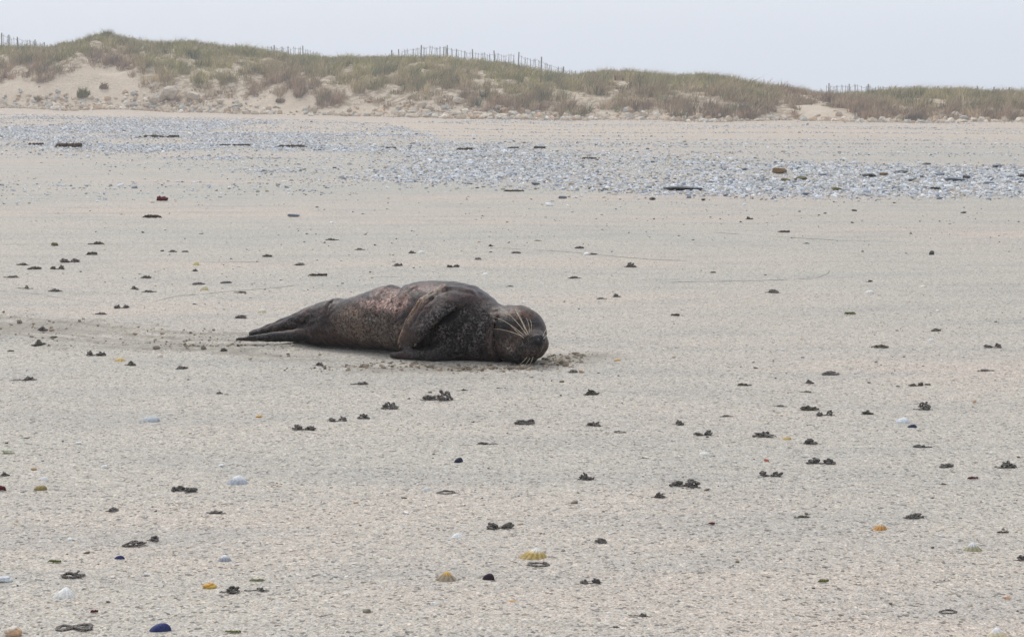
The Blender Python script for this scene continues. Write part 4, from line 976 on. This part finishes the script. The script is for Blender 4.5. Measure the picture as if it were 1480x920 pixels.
# head
H0 = loc_plane(751, 483, 0.02); D = smin(D, ell(H0, (0.108, 0.112, 0.112)), 0.045)
MZ = loc_plane(771, 497, 0.085); D = smin(D, ell(MZ, (0.058, 0.062, 0.056), 0.5), 0.03)
CH = loc_plane(757, 508, 0.075); D = smin(D, ell(CH, (0.062, 0.062, 0.052)), 0.03)
NB = loc_plane(779, 491, 0.125); D = smin(D, ell(NB, (0.026, 0.024, 0.024)), 0.02)
for wx, wy in ((764, 489), (774, 503)):
    D = smin(D, ell(loc_plane(wx, wy, 0.125), (0.026, 0.024, 0.024)), 0.015)
# creases (field pushed inwards along lines on the skin)
def crease(pts, depth, wid):
    global D
    dd = None
    for p, q in zip(pts[:-1], pts[1:]):
        c = cone(p, q, 0, 0); dd = c if dd is None else np.minimum(dd, c)
    D = (D + depth * np.exp(-(dd / wid) ** 2)).astype(np.float32)
def onskin(px, py, extra=0.0):
    q = loc_plane(px, py, 0.1)
    for _ in range(8): q = loc_plane(px, py, bsurf(q[0], q[2]) + extra)
    return q
crease([onskin(*p) for p in [(720, 462), (716, 476), (715, 490), (718, 508), (724, 522)]], 0.017, 0.010)
crease([onskin(*p) for p in [(703, 470), (700, 484), (698, 500), (696, 518)]], 0.018, 0.010)
crease([onskin(*p) for p in [(690, 440), (700, 455), (706, 470)]], 0.014, 0.013)
crease([onskin(*p) for p in [(664, 436), (646, 446), (632, 462), (618, 484), (608, 500)]], 0.030, 0.014)
crease([onskin(*p) for p in [(478, 438), (473, 450), (471, 462), (474, 470)]], 0.017, 0.013)
crease([onskin(*p) for p in [(577, 413), (573, 424), (566, 440)]], 0.018, 0.013)
crease([onskin(*p) for p in [(668, 418), (690, 424), (706, 440), (716, 450)]], 0.010, 0.011)
crease([onskin(*p) for p in [(650, 470), (672, 476), (690, 490)]], 0.005, 0.010)
crease([onskin(*p) for p in [(600, 415), (585, 430), (576, 450)]], 0.008, 0.012)
crease([onskin(*p) for p in [(520, 432), (514, 450), (514, 474), (518, 494)]], 0.005, 0.014)
crease([loc_plane(752, 495, .15), loc_plane(762, 497, .16), loc_plane(770, 502, .16), loc_plane(778, 510, .15)], 0.007, 0.007)
crease([lp(762, 462, .105), lp(768, 464.5, .105), lp(774, 465, .10), lp(779, 463, .09)], 0.010, 0.006)
crease([lp(728, 476, .12), lp(736, 480, .125), lp(744, 478, .13)], 0.006, 0.007)
D = (D + 0.0022 * np.sin(ga * 61 + 9 * np.sin(gzz * 24)) * np.sin(gzz * 47 + 6 * np.sin(ga * 17)) * np.cos(gb * 39)).astype(np.float32)
D = np.maximum(D, (-0.012 - gzz)).astype(np.float32)          # resting face

def surface_nets(Fd, org, h):
    nx, ny, nz = Fd.shape; S = Fd < 0
    acc = np.zeros((nx - 1, ny - 1, nz - 1, 3), np.float32); cnt = np.zeros((nx - 1, ny - 1, nz - 1), np.int16)
    for ax in range(3):
        o1, o2 = [q for q in range(3) if q != ax]
        for u in (0, 1):
            for v in (0, 1):
                sl0 = [None] * 3; sl1 = [None] * 3
                sl0[ax] = slice(0, -1); sl1[ax] = slice(1, None)
                for o_, d_ in ((o1, u), (o2, v)):
                    sl0[o_] = sl1[o_] = slice(d_, Fd.shape[o_] - 1 + d_)
                f0 = Fd[tuple(sl0)]; f1 = Fd[tuple(sl1)]; cr = (f0 < 0) != (f1 < 0)
                w_ = np.where(cr)
                if len(w_[0]) == 0: continue
                t = f0[w_] / (f0[w_] - f1[w_])
                acc[w_[0], w_[1], w_[2], ax] += t; acc[w_[0], w_[1], w_[2], o1] += u; acc[w_[0], w_[1], w_[2], o2] += v; cnt[w_] += 1
    act = np.where(cnt > 0); ids = np.full(cnt.shape, -1, np.int32); ids[act] = np.arange(len(act[0]))
    V = (np.stack(act, -1) + acc[act] / cnt[act][:, None]) * h + org
    Q = []
    for ax in range(3):
        o1, o2 = (ax + 1) % 3, (ax + 2) % 3
        s0 = [slice(None)] * 3; s1 = [slice(None)] * 3; s0[ax] = slice(0, -1); s1[ax] = slice(1, None)
        a = S[tuple(s0)]; b = S[tuple(s1)]; w_ = np.array(np.where(a != b)).T
        w_ = w_[(w_[:, o1] > 0) & (w_[:, o2] > 0) & (w_[:, o1] < Fd.shape[o1] - 1) & (w_[:, o2] < Fd.shape[o2] - 1)]
        def cell(d1, d2):
            c = w_.copy(); c[:, o1] += d1; c[:, o2] += d2; return ids[c[:, 0], c[:, 1], c[:, 2]]
        q = np.stack([cell(-1, -1), cell(0, -1), cell(0, 0), cell(-1, 0)], -1)
        inside = S[w_[:, 0], w_[:, 1], w_[:, 2]]
        q[~inside] = q[~inside][:, ::-1]; Q.append(q)
    return V, np.vstack(Q)
SV, SF = surface_nets(D, lo, HS)

# fur colours: the animal's own markings plus where sand sticks to it
fa, fb, fz = SV[:, 0], SV[:, 1], SV[:, 2]
colr = np.tile(np.array([0.038, 0.022, 0.018]), (len(SV), 1)); sandy = np.full(len(SV), 0.10)
def paint(px, py, ra, rz, colour, amt=1.0, sand=None, skin=True):
    q = onskin(px, py)
    d = np.sqrt(((fa - q[0]) / (ra * PXM)) ** 2 + ((fz - q[2]) / (rz * PXM)) ** 2 + 0.6 * ((fb - q[1]) / (max(ra, rz) * 1.6 * PXM)) ** 2)
    wgt = sstep(1.25, 0.45, d + 0.25 * (fbm(fa * 14 + 3, fz * 14 + fb * 9, px, 3) - .5)) * amt
    for c in range(3): colr[:, c] = colr[:, c] * (1 - wgt) + colour[c] * wgt
    if sand is not None: sandy[:] = sandy * (1 - wgt) + sand * wgt
paint(520, 470, 60, 30, (0.125, 0.098, 0.075), 0.9, 0.8)       # rear belly, damp grey-olive
paint(560, 480, 40, 30, (0.095, 0.078, 0.066), 0.9, 0.8)
paint(548, 432, 48, 17, (0.40, 0.30, 0.26), 0.95, 0.35)         # pale dry flank
paint(575, 436, 22, 20, (0.34, 0.25, 0.215), 0.85, 0.3)
paint(505, 450, 22, 10, (0.17, 0.125, 0.095), 0.7, 0.4)
paint(612, 416, 30, 8, (0.11, 0.055, 0.042), 0.9, 0.05)
paint(520, 422, 70, 8, (0.026, 0.011, 0.010), 1.0, 0.0)         # dark back line
paint(680, 425, 30, 14, (0.046, 0.022, 0.017), 0.95, 0.0)
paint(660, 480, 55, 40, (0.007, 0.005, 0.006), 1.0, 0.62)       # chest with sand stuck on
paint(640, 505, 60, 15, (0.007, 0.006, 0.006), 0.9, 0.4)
paint(709, 495, 8, 26, (0.075, 0.055, 0.048), 0.8, 0.6)
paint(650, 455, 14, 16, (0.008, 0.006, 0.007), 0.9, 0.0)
paint(430, 462, 60, 14, (0.022, 0.016, 0.017), 0.9, 0.3)
paint(440, 450, 16, 8, (0.090, 0.045, 0.042), 0.7, 0.1)
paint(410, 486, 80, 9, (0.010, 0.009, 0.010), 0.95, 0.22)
paint(748, 450, 34, 12, (0.090, 0.052, 0.031), 0.95, 0.05)       # brown crown
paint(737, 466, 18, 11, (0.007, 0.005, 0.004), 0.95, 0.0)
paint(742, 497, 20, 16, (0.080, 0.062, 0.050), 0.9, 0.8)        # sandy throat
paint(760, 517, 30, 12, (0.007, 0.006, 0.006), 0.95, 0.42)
paint(779, 470, 10, 14, (0.085, 0.058, 0.042), 0.7, 0.1)
q = onskin(779, 490)
def near(p, rad, colour, amt=1.0, sand=0.0):
    d = np.sqrt(((SV - p) ** 2).sum(1)) / rad; wgt = sstep(1.15, 0.7, d) * amt
    for c in range(3): colr[:, c] = colr[:, c] * (1 - wgt) + colour[c] * wgt
    sandy[:] = sandy * (1 - wgt) + sand * wgt
near(MZ + np.array([.01, .03, .0]), 0.062, (0.050, 0.036, 0.032), 0.8, 0.35)
near(NB + np.array([.004, .006, -.002]), 0.030, (0.014, 0.013, 0.016), 1.0, 0.0)
near(lp(770, 464, .105), 0.034, (0.105, 0.066, 0.044), 0.9, 0.05)
# foreflipper: tan leading edge, greyer webs
for gi, pts in enumerate(DP):
    base_c = [(0.36, 0.26, 0.17), (0.16, 0.108, 0.074), (0.085, 0.066, 0.056), (0.055, 0.049, 0.050), (0.030, 0.027, 0.028)][gi]; snd = [0.0, 0.15, 0.55, 0.85, 0.7][gi]
    for j in range(1, 4):
        for f in np.linspace(0, 1, 12):
            near(pts[j] * (1 - f) + pts[j + 1] * f + np.array([0, 0.004, 0.002]), [0.020, 0.016, 0.012, 0.010][j] + .003, base_c, 0.35, snd)
for p in lf[1:]: near(p, 0.035, (0.035, 0.032, 0.034), 0.8, 0.3)

k = NT("seal_fur"); cc = k.attr("Col", 0); sdy = k.attr("sandy", 2)
def curl(scale, dist):
    x = k.n("ShaderNodeTexNoise"); x.inputs["Scale"].default_value = scale; x.inputs["Detail"].default_value = 3; x.inputs["Distortion"].default_value = dist
    k.l(k.tc.outputs["Object"], x.inputs["Vector"]); return x.outputs[0]
cc = k.mix(1.0, cc, k.ramp(k.noise(16.0, 4), [(0.30, 0.55), (0.5, 1.0), (0.72, 1.55)]), 'MULTIPLY')
fine = curl(85.0, 1.2)
cc = k.mix(1.0, cc, k.ramp(fine, [(0.36, 0.14), (0.5, 0.75), (0.64, 1.75)]), 'MULTIPLY')
sandn = k.ramp(curl(110.0, 0.8), [(0.46, 0.0), (0.60, 1.0)])
patchy = k.ramp(k.noise(24.0, 3), [(0.36, 0.15), (0.62, 1.0)])
stick = k.math('MULTIPLY', k.math('MULTIPLY', sdy, patchy), sandn, True)
gcol = k.ramp(k.noise(200.0, 2), [(0.35, (0.14, 0.126, 0.122)), (0.65, (0.42, 0.375, 0.325))])
cc = k.mix(stick, cc, gcol)
k.bump(k.math('ADD', fine, k.math('MULTIPLY', stick, 0.8)), 0.8, 0.006)
rgh = k.math('ADD', k.math('MULTIPLY', sdy, 0.5), 0.36, True)
k.l(k.math('SUBTRACT', 0.2, k.math('MULTIPLY', sdy, 0.4), True), k.b.inputs['Coat Weight']); k.b.inputs['Coat Roughness'].default_value = 0.3
M['fur'] = k.fin(cc, rgh, 0.2)
seal = ob("seal", None); seal.location = (ORG[0], ORG[1], 0.0)
Rm = np.array([[AX[0], BX[0], 0], [AX[1], BX[1], 0], [0, 0, 1]])
flip = np.linalg.det(Rm) < 0
def to_w(p): return np.asarray(p) @ Rm.T
tag(seal, "young dark brown seal lying on its side on the sand, head to the right", "seal")
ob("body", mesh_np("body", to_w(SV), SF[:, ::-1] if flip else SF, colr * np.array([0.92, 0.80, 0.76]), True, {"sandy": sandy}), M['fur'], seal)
def simple(name, c, rough=0.6, spec=0.3):
    k = NT(name); cc = k.mix(1.0, c, k.ramp(k.noise(90.0, 2), [(0.3, 0.8), (0.7, 1.2)]), 'MULTIPLY'); return k.fin(cc, rough, spec)
M['whisker'] = simple("whisker_hair", (0.80, 0.69, 0.50)); M['claw'] = simple("claw_horn", (0.30, 0.25, 0.18), 0.4)
M['nose'] = simple("wet_nose", (0.010, 0.010, 0.013), 0.25, 0.6)
def first_hit(px, py):              # point on the finished skin under a photo point
    dx, dy, dz = ray(px, py)
    o = np.array([(-ORG) @ AX, (-ORG) @ BX, CAMH]); d = np.array([dx * AX[0] + dy * AX[1], dx * BX[0] + dy * BX[1], dz])
    rel = SV - o; t = rel @ d / (d @ d); dist = np.linalg.norm(rel - t[:, None] * d, axis=1)
    m = np.where(dist < 0.007)[0]
    if len(m) == 0: m = [int(np.argmin(dist))]
    i = m[int(np.argmin(t[m]))]; return SV[i]
WH = [[(762, 482), (741, 459), (720, 442)], [(760, 477), (752, 461), (745, 447)], [(757, 483), (734, 467), (711, 457)], [(753, 485), (734, 478), (713, 475)], [(759, 475), (753, 462), (747, 451)],
      [(756, 487), (744, 476), (738, 470)], [(764, 481), (757, 468), (750, 454)], [(766, 478), (764, 468), (760, 459)], [(768, 477), (768, 469), (766, 461)],
      [(762, 518), (754, 524), (745, 530)], [(766, 519), (760, 526), (754, 531)], [(770, 518), (766, 526), (762, 531)], [(785, 484), (788, 478), (791, 474)], [(786, 488), (791, 484), (796, 482)]]
for i, (a, b, c) in enumerate(WH):
    p0 = first_hit(*a); p1 = loc_plane(b[0], b[1], p0[1] + 0.012); p2 = loc_plane(c[0], c[1], p0[1] - 0.015 if c[1] < 500 else p0[1] + .01)
    if c[1] < 500:
        h1 = first_hit(*b)[1] + 0.008; p1 = loc_plane(b[0], b[1], max(p0[1] + .005, h1))
        h2 = first_hit(*c)[1] + 0.010; p2 = loc_plane(c[0], c[1], max(h2, p1[1] - 0.06))
    t = np.linspace(0, 1, 12)[:, None]
    # quadratic through the three points
    cp = 2 * p1 - 0.5 * (p0 + p2); P = (1 - t) ** 2 * p0 + 2 * t * (1 - t) * cp + t ** 2 * p2
    V, F = tube(to_w(P), np.linspace(0.0008, 0.0003, 12), 5)
    ob("whisker", mesh_np("whisker", V, F), M['whisker'], seal)
for pts in DP:
    d = pts[-1] - pts[-2]; d /= np.linalg.norm(d)
    P = [pts[-1] - d * 0.006, pts[-1] + d * 0.012 + np.array([0, .003, 0]), pts[-1] + d * 0.026 + np.array([0, .004, -.004])]
    V, F = tube(to_w(np.array(P)), [0.0048, 0.004, 0.001], 6); ob("claw", mesh_np("claw", V, F), M['claw'], seal)
nz_ = first_hit(780, 492); v, f = ico(2)
def nostril(px, py, ra, rz):
    c = first_hit(px, py); V = v * np.array([ra, 0.004, rz]) + c + np.array([0, -0.001, 0]); ob("nostril", mesh_np("nostril", to_w(V), f), M['nose'], seal)
nostril(776, 493, 0.008, 0.007); nostril(785, 494, 0.006, 0.007)
def skin_line(name, pts, rad):
    P = np.array([first_hit(*p) for p in pts]); t = np.linspace(0, len(P) - 1, 16)
    P = np.stack([np.interp(t, np.arange(len(P)), P[:, q]) for q in range(3)], -1)
    V, F = tube(to_w(P), rad * np.sin(np.linspace(0.25, math.pi - 0.25, 16)), 6); ob(name, mesh_np(name, V, F), M['nose'], seal)
skin_line("eye", [(761, 461), (766, 464), (772, 465), (778, 462)], 0.0042)
skin_line("mouth", [(750, 496), (758, 499), (766, 502), (775, 508), (783, 511)], 0.0030)

# ------------------------------------------------------------------ sea haze between the viewer and the dunes
hz = bpy.data.materials.new("sea_haze"); hz.use_nodes = True; t_ = hz.node_tree
t_.nodes.remove(t_.nodes["Principled BSDF"]); pv = t_.nodes.new("ShaderNodeVolumePrincipled")
pv.inputs["Color"].default_value = (0.93, 0.95, 1.0, 1); pv.inputs["Density"].default_value = 0.0017; pv.inputs["Anisotropy"].default_value = 0.2
t_.links.new(pv.outputs[0], t_.nodes["Material Output"].inputs["Volume"])
x0, x1, y0, y1, z0, z1 = -160000 / 1000, 160.0, -70.0, 215.0, -2.4, 7.2
HZV = np.array([(x, y_, z) for z in (z0, z1) for y_ in (y0, y1) for x in (x0, x1)])
HZF = np.array([(0, 2, 3, 1), (4, 5, 7, 6), (0, 1, 5, 4), (2, 6, 7, 3), (0, 4, 6, 2), (1, 3, 7, 5)])
if USE_HAZE: tag(ob("haze", mesh_np("haze", HZV, HZF, None, False), hz), "thin pale sea haze over the whole beach", "haze", kind="stuff")
